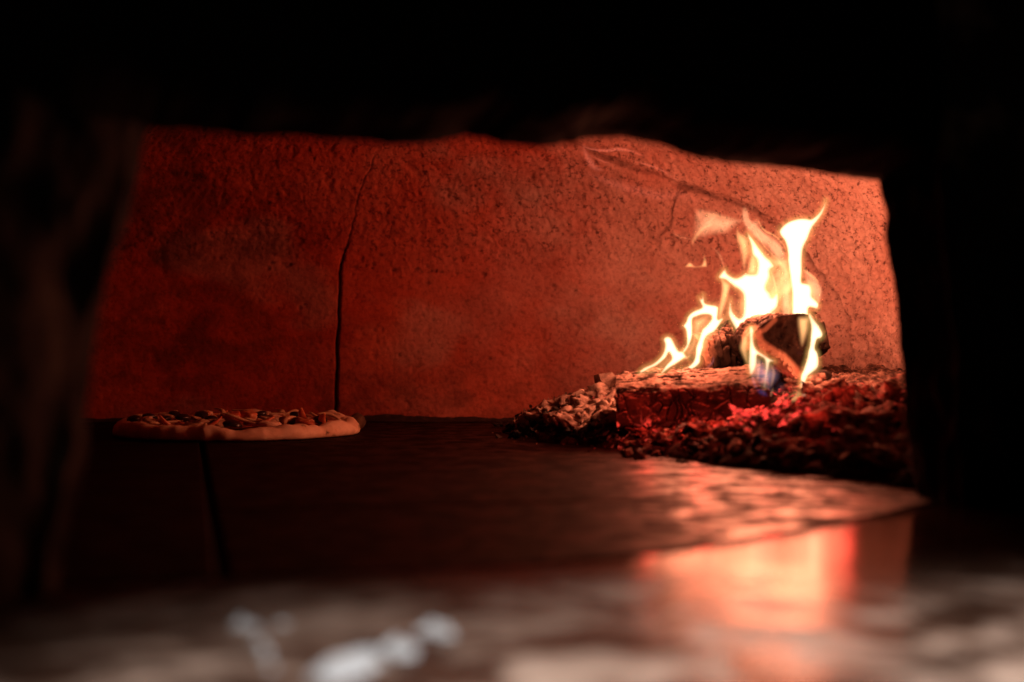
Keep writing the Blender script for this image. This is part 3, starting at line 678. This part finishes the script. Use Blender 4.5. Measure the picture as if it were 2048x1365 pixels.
# ones that can be singled out
def single(kind, px, py, r, label, name=None, sc3=None, lift=0.5):
    p = on_bed(px, py)
    if p: lump(kind, p[0], p[1], r, lift, label, sc3, name)
single('black', 1018, 862, 0.012, 'black square charcoal chunk at the left tip of the ember bed', sc3=(0.012, 0.010, 0.009))
x_, y_, z_ = W(1214, 762, 1.90)
o = place('ash_lump', pool['ash'][4], None, (x_, y_, z_), (0.2, 0.5, 0.4), (0.018, 0.018, 0.024)); tag(o, 'large round ash-coated coal at the top of the left slope, beside the front log', 'coal')
x_, y_, z_ = W(1250, 762, 1.88)
o = place('ash_lump', pool['ash'][2], None, (x_, y_, z_), (0.9, 0.3, 1.4), (0.016, 0.012, 0.014)); tag(o, 'pale ash lump touching the left end of the front log', 'coal')
x_, y_, z_ = W(1636, 748, 1.72)
o = place('charcoal_lump', pool['black'][1], None, (x_, y_, z_ - 0.004), (0.3, 0.2, 0.4), (0.020, 0.014, 0.012)); tag(o, 'black lump right of the wedge log under the right flame', 'coal')
x_, y_, z_ = W(1740, 852, 1.46)
o = place('charcoal_lump', pool['brown'][2], None, (x_, y_, z_ - 0.012), (0.1, 0.2, 0.7), (0.045, 0.036, 0.036)); tag(o, 'biggest dark coal, in front by the right jamb', 'coal')
single('ember', 1676, 872, 0.006, 'lone bright ember left of the biggest dark coal', lift=1.4)
# crumbs too small to count
cv, cf, kinds_ = [], [], []
base = np.array([(1, 0, -0.7), (-1, 0, -0.7), (0, 1, 0.7), (0, -1, 0.7), (0, 0.2, -1.1), (0.3, 0, 1.2)]) * 0.9
bf = [(0, 4, 2), (0, 2, 5), (0, 5, 3), (0, 3, 4), (1, 2, 4), (1, 5, 2), (1, 3, 5), (1, 4, 3)]
nC = 4200
bx_ = rng.uniform(-0.16, 0.52, nC); by_ = rng.uniform(1.16, 2.15, nC)
hC, dC = bed_height(bx_, by_)
for i in range(nC):
    near = -0.05 < dC[i] < 0.20
    if not near or (dC[i] < 0 and rng.random() > math.exp(dC[i] * 60)): continue
    r = rng.uniform(0.0010, 0.0034) * (1 if dC[i] > 0 else 0.6)
    q = Matrix.Rotation(rng.uniform(0, 6.28), 3, 'Z') @ Matrix.Rotation(rng.uniform(0, 6.28), 3, 'X')
    b_ = (base * rng.uniform(0.6, 1.3, base.shape)) @ np.array(q) * r + np.array([bx_[i], by_[i], max(hC[i] + rng.uniform(0, 0.006), 0) + r * 0.5])
    cf.extend([[a + len(cv), b + len(cv), c + len(cv)] for a, b, c in bf]); cv.extend(b_.tolist())
cr = mesh('ash_crumbs', cv, cf, M['brown_coal'], None, (0.25, 1.7, 0), smooth_shade=False)
tag(cr, 'fine charcoal and ash crumbs strewn over and around the ember bed', 'ash crumbs', kind='stuff')

# ------------------------------------------------------------------ pizza
pc = np.array([-0.376, 1.952]); PR = 0.166
pizza = thing('pizza', 'pizza with thick pale crust baking on the hearth floor', 'pizza', (pc[0], pc[1], 0))
na = 220
ang = np.linspace(0, 2 * math.pi, na, endpoint=False)
prof = [(0.02, 0.010), (0.4, 0.0105), (0.72, 0.011), (0.80, 0.0125), (0.835, 0.0165), (0.865, 0.0195), (0.90, 0.0212), (0.94, 0.0205), (0.97, 0.0175), (0.99, 0.013), (1.0, 0.008), (0.995, 0.0035), (0.98, 0.0008), (0.8, 0.0006), (0.02, 0.0006)]
rows = []
for k, (r, z) in enumerate(prof):
    nz_ = fbm(np.cos(ang) * 4, np.sin(ang) * 4, r * 3, 3, 50); n2 = fbm(np.cos(ang) * 14, np.sin(ang) * 14, r * 10, 3, 52)
    rr = PR * r * (1 + 0.025 * fbm(np.cos(ang) * 2.4, np.sin(ang) * 2.4, 0, 3, 51)) + (0.0015 * n2 if k > 2 and k < 13 else 0)
    zz = z * (0.92 + 0.30 * nz_ * (r > 0.8)) + (0.0022 * n2 if 0 < k < 10 else 0)
    rows.append(np.stack([pc[0] + rr * np.cos(ang), pc[1] + rr * np.sin(ang), zz], -1))
R = np.array(rows)
mesh('crust', R.reshape(-1, 3), grid_faces(len(prof), na, wrap=True).tolist() + [list(range(na))], M['dough'], pizza, (pc[0], pc[1], 0))
rows = []
for r in np.linspace(0.01, 0.855, 22):
    rr = PR * r * (1 + (0.03 * fbm(np.cos(ang) * 6, np.sin(ang) * 6, 0, 3, 55) if r > 0.8 else 0))
    x = pc[0] + rr * np.cos(ang); y = pc[1] + rr * np.sin(ang)
    z = 0.0135 + 0.0018 * fbm(x * 60, y * 60, 0, 3, 56) + (0.003 * smooth(0.78, 0.855, np.array(r)))
    rows.append(np.stack([x, y, z], -1))
R = np.array(rows)
mesh('sauce_layer', R.reshape(-1, 3), grid_faces(R.shape[0], na, wrap=True), M['sauce'], pizza, (pc[0], pc[1], 0))
def blob_mesh(name, seed, mat, flat=1.0, amp=0.25):
    bm = bmesh.new(); bmesh.ops.create_icosphere(bm, subdivisions=3, radius=1.0)
    P_ = np.array([v.co for v in bm.verts]); n_ = fbm(P_[:, 0] * 1.3 + seed, P_[:, 1] * 1.3, P_[:, 2] * 1.3, 3, seed)
    for v, a in zip(bm.verts, n_): v.co = v.co * float(1 + amp * a); v.co.z *= flat
    me = bpy.data.meshes.new(name); bm.to_mesh(me); bm.free(); me.polygons.foreach_set('use_smooth', [True] * len(me.polygons)); me.materials.append(mat); return me
def strip_mesh(name, seed, mat, R0, a0, a1, w, h):
    r_ = np.random.default_rng(seed); n_, k_ = 18, 8; rows = []
    for i in range(n_):
        t = i / (n_ - 1); a = a0 + (a1 - a0) * t; tp = math.sin(math.pi * min(max(t, 0.06), 0.94)) ** 0.5
        c = np.array([R0 * math.cos(a) - R0, R0 * math.sin(a), 0.004 * math.sin(3 * t + seed) + 0.003 * t])
        rad = np.array([math.cos(a), math.sin(a), 0])
        rows.append([c + rad * (w * tp * math.cos(b)) + np.array([0, 0, 1]) * (h * tp * math.sin(b)) for b in np.linspace(0, 2 * math.pi, k_, endpoint=False)])
    v = np.array(rows).reshape(-1, 3); f = grid_faces(n_, k_, wrap=True).tolist() + [list(range(k_)), [(n_ - 1) * k_ + i for i in range(k_)]]
    return mesh(name, v, f, mat, link=False)
tp = {'onion_strip': [strip_mesh('onion_strip', s, M['onion'], 0.022 + 0.004 * s, -0.7, 0.8, 0.0035, 0.0022) for s in range(4)],
      'pepper_strip': [strip_mesh('pepper_strip', s + 9, M['tomato'], 0.03, -0.5, 0.6, 0.0045, 0.002) for s in range(3)],
      'olive': [blob_mesh('olive', s, M['olive'], 0.75, 0.15) for s in range(3)],
      'tomato_chunk': [blob_mesh('tomato_chunk', s + 20, M['tomato'], 0.8, 0.3) for s in range(2)],
      'mushroom_slice': [blob_mesh('mushroom_slice', s + 30, M['mushroom'], 0.22, 0.3) for s in range(3)],
      'cheese_lump': [blob_mesh('cheese_lump', 61, M['dough'], 0.5, 0.35), blob_mesh('cheese_lump', 66, M['sauce'], 0.4, 0.4)],
      'corn_kernel': [blob_mesh('corn_kernel', 44, M['onion'], 0.9, 0.2)]}
def topping(kind, x, y, z, s, rot=None):
    return place(kind, random.choice(tp[kind]), pizza, (x, y, z), rot or (random.uniform(-.25, .25), random.uniform(-.25, .25), random.uniform(0, 6.28)), s)
def rnd_disc(rm):
    a = random.uniform(0, 6.283); r = PR * rm * math.sqrt(random.random()); return pc[0] + r * math.cos(a), pc[1] + r * math.sin(a)
for k in range(20): topping('onion_strip', *rnd_disc(0.80), random.uniform(0.017, 0.024), (1.15, 1.15, 1.1))
for k in range(12): topping('pepper_strip', *rnd_disc(0.78), random.uniform(0.017, 0.022), (1.1, 1.1, 1.4))
for k in range(14): topping('mushroom_slice', *rnd_disc(0.78), random.uniform(0.018, 0.023), (0.015, 0.011, 0.014))
for k in range(16):
    s = random.uniform(0.003, 0.0045); topping('corn_kernel', *rnd_disc(0.8), 0.0185, (s * 1.3, s, s))
for k in range(16):
    s = random.uniform(0.008, 0.014); topping('cheese_lump', *rnd_disc(0.8), random.uniform(0.016, 0.019), (s * 1.3, s, s))
for (px, py, D, r) in [(350, 829, 2.0, 0.009), (520, 829, 1.99, 0.009), (300, 832, 1.93, 0.009), (330, 838, 1.90, 0.008), (366, 836, 1.92, 0.010), (402, 828, 1.97, 0.010), (268, 838, 1.92, 0.008), (425, 840, 1.89, 0.010), (465, 852, 1.84, 0.011), (592, 824, 1.98, 0.009), (590, 843, 1.90, 0.008), (640, 840, 1.93, 0.009), (540, 838, 1.92, 0.008)]:
    x, y, z = W(px, py, D); topping('olive', x, y, min(max(z, 0.019), 0.024), (r * 1.15, r, r * 0.72))
for (px, py, D, r) in [(466, 829, 1.93, 0.013), (492, 827, 1.94, 0.014)]:
    x, y, z = W(px, py, D); topping('tomato_chunk', x, y, 0.0245, (r, r, r * 0.75))
x, y, z = W(720, 842, 2.02)
o = place('crust_bubble', blob_mesh('crust_bubble', 77, M['burnt'], 1.0, 0.15), pizza, (x - 0.003, y, 0.0125), (0, 0, 0), (0.0115, 0.012, 0.0125)); o['label'] = 'burnt dark bubble on the right end of the crust'

# ------------------------------------------------------------------ flour on the landing
def flour(pts, label):
    """low heap of flour over blobs (px, py, radius in m)"""
    c = [(*W(px, py, F * H / (py - CY))[:2], r) for px, py, r in pts]
    x0 = min(a - r * 2 for a, b, r in c); x1 = max(a + r * 2 for a, b, r in c); y0 = min(b - r * 3 for a, b, r in c); y1 = max(b + r * 3 for a, b, r in c)
    g = np.meshgrid(np.linspace(x0, x1, 60), np.linspace(y0, y1, 60)); h = np.zeros_like(g[0])
    for a, b, r in c: h += np.exp(-(((g[0] - a) / r) ** 2 + ((g[1] - b) / (r * 1.4)) ** 2))
    h = 0.0040 * np.clip(h * (1 + 0.9 * fbm(g[0] * 220, g[1] * 220, 0, 3, 3)), 0, 1.3) - 0.0013
    f = grid_faces(60, 60); ok_ = (h.reshape(-1)[f] > 0).any(1); us = np.unique(f[ok_]); rm = -np.ones(3600, int); rm[us] = np.arange(len(us))
    v = np.stack([g[0], g[1], h + 0.0003], -1).reshape(-1, 3)[us]
    o = mesh('flour_patch', v, rm[f[ok_]], M['flour'], None, (float(v[:, 0].mean()), float(v[:, 1].mean()), 0))
    return tag(o, label, 'flour', 'flour spilt on the landing')
flour([(700, 1333, 0.009), (668, 1352, 0.0075), (735, 1322, 0.0045)], 'largest white flour patch at the bottom of the picture')
flour([(797, 1299, 0.006), (815, 1308, 0.0035)], 'small flour patch between the largest one and the far right one')
flour([(866, 1263, 0.0055), (893, 1270, 0.0035)], 'rightmost small white flour patch')
flour([(484, 1251, 0.004), (505, 1257, 0.003)], 'faint flour patch at the far left of the flour')
flour([(566, 1250, 0.0028)], 'faint flour spot right of the far left patch')
flour([(520, 1290, 0.0016), (532, 1312, 0.0018), (545, 1336, 0.0018)], 'thin trail of flour running down to the bottom edge')

# ------------------------------------------------------------------ flames: closed lens-shaped bodies of glowing gas
fire = thing('fire', 'tall white and yellow flames rising from the burning logs', 'fire', (0.33, 1.74, 0.03))
wisp = thing('flame_wisp', 'thin faint red wisp of flame drifting under the vault at the top', 'flame', W(1220, 300, 1.95))
def Z1(l): return [(1240 + a / 3.593, 370 + b / 3.593) for a, b in l]
def Z3(l): return [(1380 + a / 5.687, 400 + b / 5.687) for a, b in l]
def Z4(l): return [(1260 + a / 6.204, 560 + b / 6.204) for a, b in l]
def Z5(l): return [(1450 + a / 6.204, 600 + b / 6.204) for a, b in l]
def Z6(l): return [(850 + a / 2.904, 230 + b / 2.904) for a, b in l]
SK = {'f_core': S_CORE, 'f_edge': S_MID, 'f_mid': S_MID, 'f_veil': S_VEIL, 'f_red': S_RED, 'f_blue': S_BLUE, 'f_violet': S_BLUE}
def tongue(pts, D, mat, k, w, res=2.0, sm=True, name='flame_tongue', parent=None, streak=0.0, lean=0.0, fade=None, grow=0.0, halo=True):
    if mat == 'f_core' and halo:
        tongue(pts, D + 0.003, 'f_edge', 0.6, 12, max(res, 2.0), sm, 'flame_edge', parent, 0.0, lean, fade, grow=11.0, halo=False)
    """pts outline (photo px) placed at depth D; k = radiance at full thickness; w = px over which it thins to the edge"""
    poly = catmull(pts, 5, closed=True) if sm else np.array(pts, float)
    x0, y0 = poly.min(0) - 2 * res - grow; x1, y1 = poly.max(0) + 2 * res + grow
    gx_, gy_ = np.meshgrid(np.arange(x0, x1 + res, res), np.arange(y0, y1 + res, res))
    ins_ = inside(gx_, gy_, poly)
    cl = np.vstack([poly, poly[:1]])
    # nearest point on the outline
    best = np.full(gx_.shape, 1e9); nx_, ny_ = gx_.copy(), gy_.copy()
    for (ax, ay), (bx, by) in zip(cl[:-1], cl[1:]):
        vx, vy = bx - ax, by - ay
        t_ = np.clip(((gx_ - ax) * vx + (gy_ - ay) * vy) / (vx * vx + vy * vy + 1e-12), 0, 1)
        qx, qy = ax + t_ * vx, ay + t_ * vy; d_ = np.hypot(gx_ - qx, gy_ - qy)
        m__ = d_ < best; best = np.where(m__, d_, best); nx_ = np.where(m__, qx, nx_); ny_ = np.where(m__, qy, ny_)
    if grow:
        sd = np.where(ins_, best, -best) + grow
        ux_, uy_ = (gx_ - nx_) / (best + 1e-9), (gy_ - ny_) / (best + 1e-9)
        nx_, ny_ = nx_ + ux_ * grow, ny_ + uy_ * grow; ins_ = sd > 0; best = np.abs(sd)
    f = grid_faces(*gx_.shape); ok_ = ins_.reshape(-1)[f].any(1); f = f[ok_]
    if len(f) == 0: return None
    px = np.where(ins_, gx_, nx_); py = np.where(ins_, gy_, ny_); dist = np.where(ins_, best, 0)
    if mat != 'f_core' and not grow and name == 'flame_tongue': w = w * 2.1; k = k * 2.5; streak = streak * 0.5
    th = k / SK[mat] * (1 - np.exp(-(dist / w) ** (1.3 if mat == 'f_core' else 2.0)))
    if streak: th = th * np.clip(1 + streak * fbm(px * 0.05 + py * 0.02, py * 0.02, 0, 3, 5 + int(abs(x0)) % 50), 0.12, 2.2)
    if fade: th = th * np.clip(np.interp(py, *fade), 0.02, 5)
    th = np.where(ins_, np.maximum(th, 2e-5), 0)
    yb = 0.014 * fbm(px * 0.012, py * 0.010, D * 7, 2, 12) + lean * (y1 - py) / 100
    D_ = D + yb
    Xf = (px - CX) / F * D; Zf = H - (py - CY) / F * D
    n_ = px.size
    vf = np.stack([Xf, D_ - th / 2, Zf], -1).reshape(-1, 3); vb_ = np.stack([Xf, D_ + th / 2, Zf], -1).reshape(-1, 3)
    inn = ins_.reshape(-1)
    idx_b = np.where(inn, np.arange(n_) + n_, np.arange(n_))      # rim vertices are shared by both sides
    tri = np.vstack([f[:, [0, 1, 2]], f[:, [0, 2, 3]]]); tri = tri[inn[tri].any(1)]
    allv = np.vstack([vf, vb_]); allf = np.vstack([tri[:, ::-1], idx_b[tri]])
    us = np.unique(allf); rm = -np.ones(2 * n_, int); rm[us] = np.arange(len(us))
    par = parent or fire
    v = allv[us]; o = mesh(name, v, rm[allf], M[mat], par, tuple(float(t) for t in v.mean(0)), smooth_shade=False)
    return o
def ribbon(pts, wd, D, mat, k, w=3.0, res=1.6, **kw):
    c = catmull(pts, 8); n_ = len(c); tg = np.gradient(c, axis=0); nn = np.stack([-tg[:, 1], tg[:, 0]], -1); nn /= np.linalg.norm(nn, axis=1, keepdims=True) + 1e-9
    t_ = np.linspace(0, 1, n_); ww = wd * np.clip(np.sin(math.pi * np.clip(t_ * 0.94 + 0.03, 0, 1)), 0.12, 1) ** 0.6
    poly = np.vstack([c + nn * ww[:, None] / 2, (c - nn * ww[:, None] / 2)[::-1]])
    return tongue(poly, D, mat, k, w, res, sm=False, name='flame_streak', **kw)
DB, DF = 1.80, 1.655
# main body
core = Z3([(395, 790), (430, 840), (510, 885), (570, 870), (620, 840), (700, 845), (745, 830), (755, 700), (700, 620), (690, 500), (668, 375), (720, 430), (770, 530), (830, 620), (900, 690), (945, 760), (900, 800), (895, 880), (855, 1000), (900, 1060), (925, 1110), (980, 1060), (1000, 1130), (990, 1220), (930, 1290)]) + \
       Z1([(1110, 910), (1130, 985), (1180, 1050), (1000, 1100), (880, 1120), (840, 1055), (790, 960), (780, 910)]) + Z3([(440, 1280), (455, 1150), (465, 1125), (475, 1200), (500, 1280), (560, 1340), (600, 1310), (612, 1200), (605, 1090), (560, 1030), (490, 985), (460, 960), (400, 915), (340, 900), (325, 870)])
tongue(core, DB, 'f_core', 2.9, 7.5)
pillar = Z3([(1030, 350), (1060, 300), (1130, 245), (1220, 215), (1300, 210), (1365, 222), (1400, 205), (1450, 160), (1500, 80), (1532, 5), (1525, 70), (1490, 165), (1430, 255), (1390, 310), (1365, 360), (1330, 450), (1290, 540), (1275, 650), (1270, 800), (1265, 930), (1300, 950), (1350, 970), (1370, 1030), (1375, 1100), (1420, 1150), (1450, 1190), (1440, 1240), (1400, 1235), (1350, 1230), (1345, 1300), (1345, 1420), (1240, 1420), (1160, 1400), (1165, 1200), (1165, 1080), (1150, 950), (1130, 820), (1115, 700), (1115, 600), (1090, 480), (1040, 400)])
tongue(pillar, 1.775, 'f_core', 2.9, 5.0)
tongue(Z3([(1275, 760), (1350, 800), (1430, 880), (1480, 960), (1505, 1040), (1490, 1140), (1440, 1230), (1380, 1200), (1300, 1000)]), 1.77, 'f_veil', 0.62, 6, streak=0.4)
ribbon(Z3([(1275, 790), (1340, 840), (1400, 890), (1450, 950)]), 9, 1.765, 'f_mid', 0.8)
# veils between and left of the cores
tongue(Z3([(780, 180), (820, 270), (880, 340), (960, 390), (1030, 460), (1090, 560), (1118, 640), (1130, 800), (1150, 950), (1160, 1100), (1165, 1400), (1060, 1400), (1010, 1200), (1040, 900), (1000, 740), (930, 660), (850, 570), (770, 480), (700, 400), (640, 330), (585, 190), (590, 90), (640, 60), (690, 110), (728, 210)]), 1.79, 'f_veil', 0.80, 8, streak=1.2)
ribbon(Z3([(780, 180), (820, 280), (880, 350), (970, 400), (1040, 480), (1108, 585)]), 5.5, 1.785, 'f_mid', 0.9, 2.0)
ribbon(Z3([(712, 268), (764, 343), (800, 420), (850, 530), (930, 620), (1010, 700), (1045, 800), (1035, 900), (1008, 1010)]), 4.5, 1.785, 'f_mid', 0.6, 2.0)
ribbon(Z3([(900, 780), (945, 900), (970, 1000), (988, 1090)]), 5, 1.785, 'f_mid', 1.0, 2.0)
ribbon(Z3([(830, 600), (920, 690), (1000, 720), (1080, 700), (1118, 720)]), 16, 1.785, 'f_mid', 0.45, 5.0)
ribbon(Z3([(1130, 1050), (1090, 1120), (1075, 1260)]), 3.5, 1.785, 'f_veil', 0.35, 2.0)
tongue(Z3([(530, 200), (545, 290), (600, 350), (660, 390), (690, 460), (697, 600), (660, 700), (640, 780), (600, 810), (570, 700), (545, 550), (520, 420), (535, 300)]), 1.79, 'f_mid', 0.95, 6, streak=0.5)
tongue(Z3([(635, 790), (665, 640), (720, 620), (765, 700), (755, 850), (640, 858)]), 1.79, 'f_mid', 1.0, 6)
tongue(Z3([(30, 100), (90, 85), (250, 110), (400, 150), (530, 185), (700, 215), (880, 235), (820, 290), (700, 280), (600, 270), (520, 330), (430, 400), (280, 420), (180, 450), (100, 460), (60, 500), (20, 560), (12, 420), (18, 250)]), 1.83, 'f_veil', 0.42, 8, streak=1.0)
ribbon(Z3([(110, 135), (200, 170), (350, 195), (520, 225)]), 8, 1.825, 'f_mid', 0.28, 3)
ribbon(Z3([(22, 520), (50, 450), (100, 380), (160, 320), (250, 285)]), 13, 1.825, 'f_mid', 0.5, 5)
tongue(Z1([(570, 420), (600, 480), (625, 540), (630, 592), (590, 600), (460, 600), (480, 560), (510, 555), (540, 580), (580, 570), (593, 530), (592, 480)]), 1.82, 'f_mid', 1.5, 5, res=1.2)
ribbon(Z1([(355, 338), (420, 370), (490, 385), (525, 392)]), 3.5, 1.83, 'f_veil', 0.5, 1.6)
ribbon(Z3([(250, 530), (330, 620), (370, 710), (392, 800)]), 7, 1.81, 'f_veil', 0.45, 3)
ribbon(Z3([(715, 30), (722, 130)]), 3, 1.81, 'f_veil', 0.5, 1.6)
tongue(Z3([(340, 890), (400, 905), (468, 965), (455, 1100), (420, 1220), (370, 1350), (310, 1365), (318, 1200), (338, 1050)]), 1.785, 'f_mid', 1.1, 5, streak=0.4)
ribbon(Z4([(1230, 400), (1190, 520), (1120, 620), (1080, 720), (1050, 850)]), 5, 1.78, 'f_veil', 0.35, 2)
# soft glowing gas that fills the middle of the fire
tongue(Z3([(640, 330), (720, 330), (820, 440), (950, 520), (1080, 620), (1200, 640), (1300, 760), (1400, 880), (1460, 1020), (1430, 1180), (1340, 1300), (1160, 1380), (900, 1420), (640, 1430), (500, 1380), (470, 1180), (520, 1010), (430, 900), (560, 820), (600, 640)]), 1.80, 'f_mid', 0.62, 18, res=3.0, streak=1.4)
tongue(Z3([(860, 560), (960, 610), (1060, 660), (1120, 720), (1135, 860), (1060, 900), (1010, 820), (930, 760)]), 1.795, 'f_mid', 0.95, 10)
tongue(Z4([(640, 560), (760, 460), (1000, 430), (1120, 480), (1060, 640), (930, 760), (880, 960), (760, 1060), (560, 1060), (420, 1060), (480, 900), (640, 880)]), 1.752, 'f_mid', 0.30, 14, res=3.0, streak=1.0)
# arched second flame
tongue(Z4([(905, 180), (918, 240), (940, 295), (1080, 330), (1090, 400), (1082, 490), (1140, 470), (1155, 478), (1100, 560), (1040, 640), (960, 690), (920, 750), (900, 850), (870, 950), (860, 1030), (800, 1090), (700, 1135), (590, 1142), (620, 1118), (700, 1090), (770, 1030), (800, 950), (810, 850), (830, 790), (860, 720), (890, 620), (950, 560), (1005, 480), (985, 440), (900, 435), (820, 460), (775, 490), (770, 600), (765, 700), (730, 800), (680, 890), (640, 915), (655, 870), (690, 800), (690, 700), (680, 620), (652, 575), (690, 520), (720, 450), (790, 390), (890, 345), (885, 300), (870, 260), (863, 215), (890, 240)]), 1.745, 'f_core', 2.6, 4.0, res=1.5)
tongue(Z4([(770, 490), (900, 435), (1005, 450), (945, 560), (890, 620), (850, 740), (800, 860), (740, 965), (700, 960), (680, 890), (735, 800), (768, 650)]), 1.75, 'f_mid', 0.7, 6, streak=0.4)
# low flame on the left end
tongue(Z4([(415, 740), (450, 705), (500, 715), (530, 760), (560, 820), (600, 880), (650, 890), (690, 940), (715, 970), (680, 972), (630, 1010), (570, 1050), (500, 1090), (430, 1140), (385, 1182), (395, 1140), (450, 1060), (520, 985), (500, 925), (478, 905), (450, 960), (400, 1010), (320, 1070), (220, 1115), (140, 1152), (110, 1150), (170, 1095), (290, 1040), (380, 960), (422, 880), (430, 800)]), 1.725, 'f_core', 2.5, 4.0, res=1.4)
tongue(Z4([(140, 1150), (320, 1075), (450, 960), (520, 985), (450, 1070), (390, 1150), (300, 1180), (130, 1200), (75, 1195)]), 1.72, 'f_mid', 0.5, 6, streak=0.9, res=1.5)
tongue(Z4([(30, 1190), (110, 1140), (200, 1110), (230, 1130), (150, 1180), (80, 1205)]), 1.715, 'f_violet', 0.16, 5)
tongue(Z4([(600, 870), (680, 820), (760, 760), (800, 780), (720, 880), (660, 900)]), 1.735, 'f_veil', 0.5, 5)
ribbon(Z4([(560, 1060), (640, 990), (720, 960), (770, 900)]), 6, 1.735, 'f_mid', 0.6, 2.5)
ribbon(Z4([(1040, 940), (1045, 1010), (990, 1070), (940, 1100)]), 7, 1.73, 'f_violet', 0.14, 3)
# flames in front of the logs
tongue(Z5([(345, 370), (340, 450), (360, 560), (400, 625), (470, 675), (550, 725), (615, 765), (560, 775), (545, 840), (525, 930), (505, 1030), (490, 1105), (474, 1080), (490, 980), (500, 860), (490, 745), (440, 705), (400, 690), (395, 780), (370, 870), (330, 930), (300, 910), (290, 800), (298, 650), (300, 500), (292, 380), (310, 330)]), DF, 'f_core', 2.4, 4.5, res=1.5, fade=((600, 700, 735, 780), (1, 1, 0.7, 0.22)))
tongue(Z5([(295, 360), (230, 420), (180, 500), (162, 590), (190, 680), (240, 770), (292, 800), (300, 600)]), DF + 0.005, 'f_mid', 1.2, 6, streak=0.5)
ribbon(Z5([(300, 345), (235, 410), (215, 500), (235, 600)]), 7, DF, 'f_mid', 0.5, 3)
tongue(Z5([(290, 800), (400, 690), (560, 770), (640, 800), (700, 900), (680, 1000), (600, 1100), (560, 1210), (500, 1150), (400, 1080), (300, 980)]), DF + 0.004, 'f_violet', 0.20, 12, streak=1.2)
ribbon(Z5([(430, 700), (425, 820), (410, 930), (400, 1020)]), 9, DF, 'f_mid', 0.5, 4)
ribbon(Z5([(560, 780), (600, 880), (590, 980), (560, 1090)]), 10, DF, 'f_veil', 0.5, 4)
ribbon(Z5([(345, 900), (340, 980), (365, 1050), (400, 1110)]), 8, DF, 'f_violet', 0.3, 4)
tongue(Z5([(380, 700), (460, 720), (480, 860), (440, 960), (350, 1000), (300, 960), (310, 880)]), DF + 0.002, 'f_veil', 0.30, 10)
tongue(Z5([(540, 1195), (560, 1120), (600, 1075), (606, 1130), (575, 1205)]), DF - 0.004, 'f_veil', 0.6, 4, res=1.2)
tongue(Z5([(370, 1120), (430, 1090), (500, 1110), (540, 1200), (480, 1210), (410, 1180)]), DF - 0.006, 'f_blue', 0.12, 6)
tongue(Z5([(560, 1180), (640, 1000), (760, 1020), (780, 1130), (690, 1180)]), DF + 0.004, 'f_violet', 0.07, 14)
tongue(Z5([(1035, 170), (1080, 240), (1150, 330), (1200, 405), (1206, 450), (1180, 480), (1140, 490), (1115, 550), (1110, 610), (1140, 650), (1156, 730), (1150, 830), (1100, 890), (1030, 950), (990, 1030), (980, 1120), (985, 1220), (950, 1228), (925, 1335), (890, 1328), (925, 1200), (925, 1100), (940, 950), (980, 850), (1010, 740), (1020, 640), (1040, 560), (1050, 450), (1052, 330), (1020, 200)]), 1.69, 'f_core', 2.6, 4.5, res=1.5)
tongue(Z5([(930, 900), (980, 850), (955, 1200), (905, 1335), (800, 1300), (720, 1270), (760, 1180), (850, 1100), (900, 1000)]), 1.685, 'f_mid', 0.6, 8, streak=0.5)
tongue(Z5([(880, 205), (1040, 200), (1052, 320), (1040, 400), (1000, 500), (960, 585), (930, 605), (900, 540), (882, 400)]), 1.682, 'f_mid', 1.7, 9)
tongue(Z5([(840, 560), (900, 640), (970, 640), (1010, 560), (1000, 640), (940, 690), (870, 660)]), 1.684, 'f_blue', 0.05, 8)
# faint wisps under the vault
ribbon(Z6([(895, 165), (960, 200), (1050, 210), (1130, 203), (1200, 215), (1285, 252)]), 8, 2.0, 'f_red', 0.55, 3.5, parent=wisp)
ribbon(Z6([(915, 180), (945, 250), (980, 300), (1040, 325)]), 20, 2.0, 'f_red', 0.34, 8, res=2.5, parent=wisp)
ribbon(Z6([(970, 240), (1030, 270), (1095, 287)]), 4, 1.99, 'f_red', 0.45, 2, parent=wisp)
ribbon(Z6([(1210, 275), (1290, 295), (1380, 330), (1470, 390)]), 7, 2.0, 'f_red', 0.35, 3, parent=wisp)
ribbon(Z6([(930, 330), (1050, 380), (1180, 430), (1330, 470), (1480, 470), (1620, 520)]), 34, 2.0, 'f_red', 0.16, 14, res=3, parent=wisp)

# the light the flames throw
def flame_light(px, py, D, e, r, col=(1.0, 0.25, 0.125)):
    l = bpy.data.lights.new('fire_light', 'POINT'); l.energy = e; l.color = col; l.shadow_soft_size = r
    o = bpy.data.objects.new('fire_light', l); C.objects.link(o); o.location = W(px, py, D); return o
FE = 6.7
FL = [(1508, 500, 1.80, 0.5), (1500, 560, 1.80, 1.0), (1515, 610, 1.80, 1.2), (1480, 640, 1.80, 0.8), (1460, 560, 1.80, 0.5), (1540, 570, 1.79, 0.6),
      (1598, 460, 1.775, 0.9), (1592, 510, 1.775, 1.0), (1592, 560, 1.775, 0.9), (1595, 605, 1.775, 0.9), (1620, 590, 1.77, 0.4),
      (1405, 630, 1.745, 0.6), (1385, 680, 1.745, 0.4), (1345, 705, 1.725, 0.5), (1310, 730, 1.725, 0.2), (1640, 680, 1.69, 0.3), (1625, 730, 1.69, 0.3)]
for px_, py_, D_l, w_l in FL:
    flame_light(px_, py_, D_l, FE * w_l / sum(q[3] for q in FL), 0.036)
def ember_light(px, py, D, e):
    l = bpy.data.lights.new('ember_glow', 'POINT'); l.energy = e; l.color = (1.0, 0.05, 0.03); l.shadow_soft_size = 0.012
    o = bpy.data.objects.new('ember_glow', l); C.objects.link(o); o.location = W(px, py, D)
ember_light(1535, 790, 1.58, 0.15)
ember_light(1290, 795, 1.63, 0.11)
ember_light(1400, 815, 1.58, 0.13)
ember_light(1690, 725, 1.56, 0.09)
ember_light(1640, 790, 1.44, 0.06)
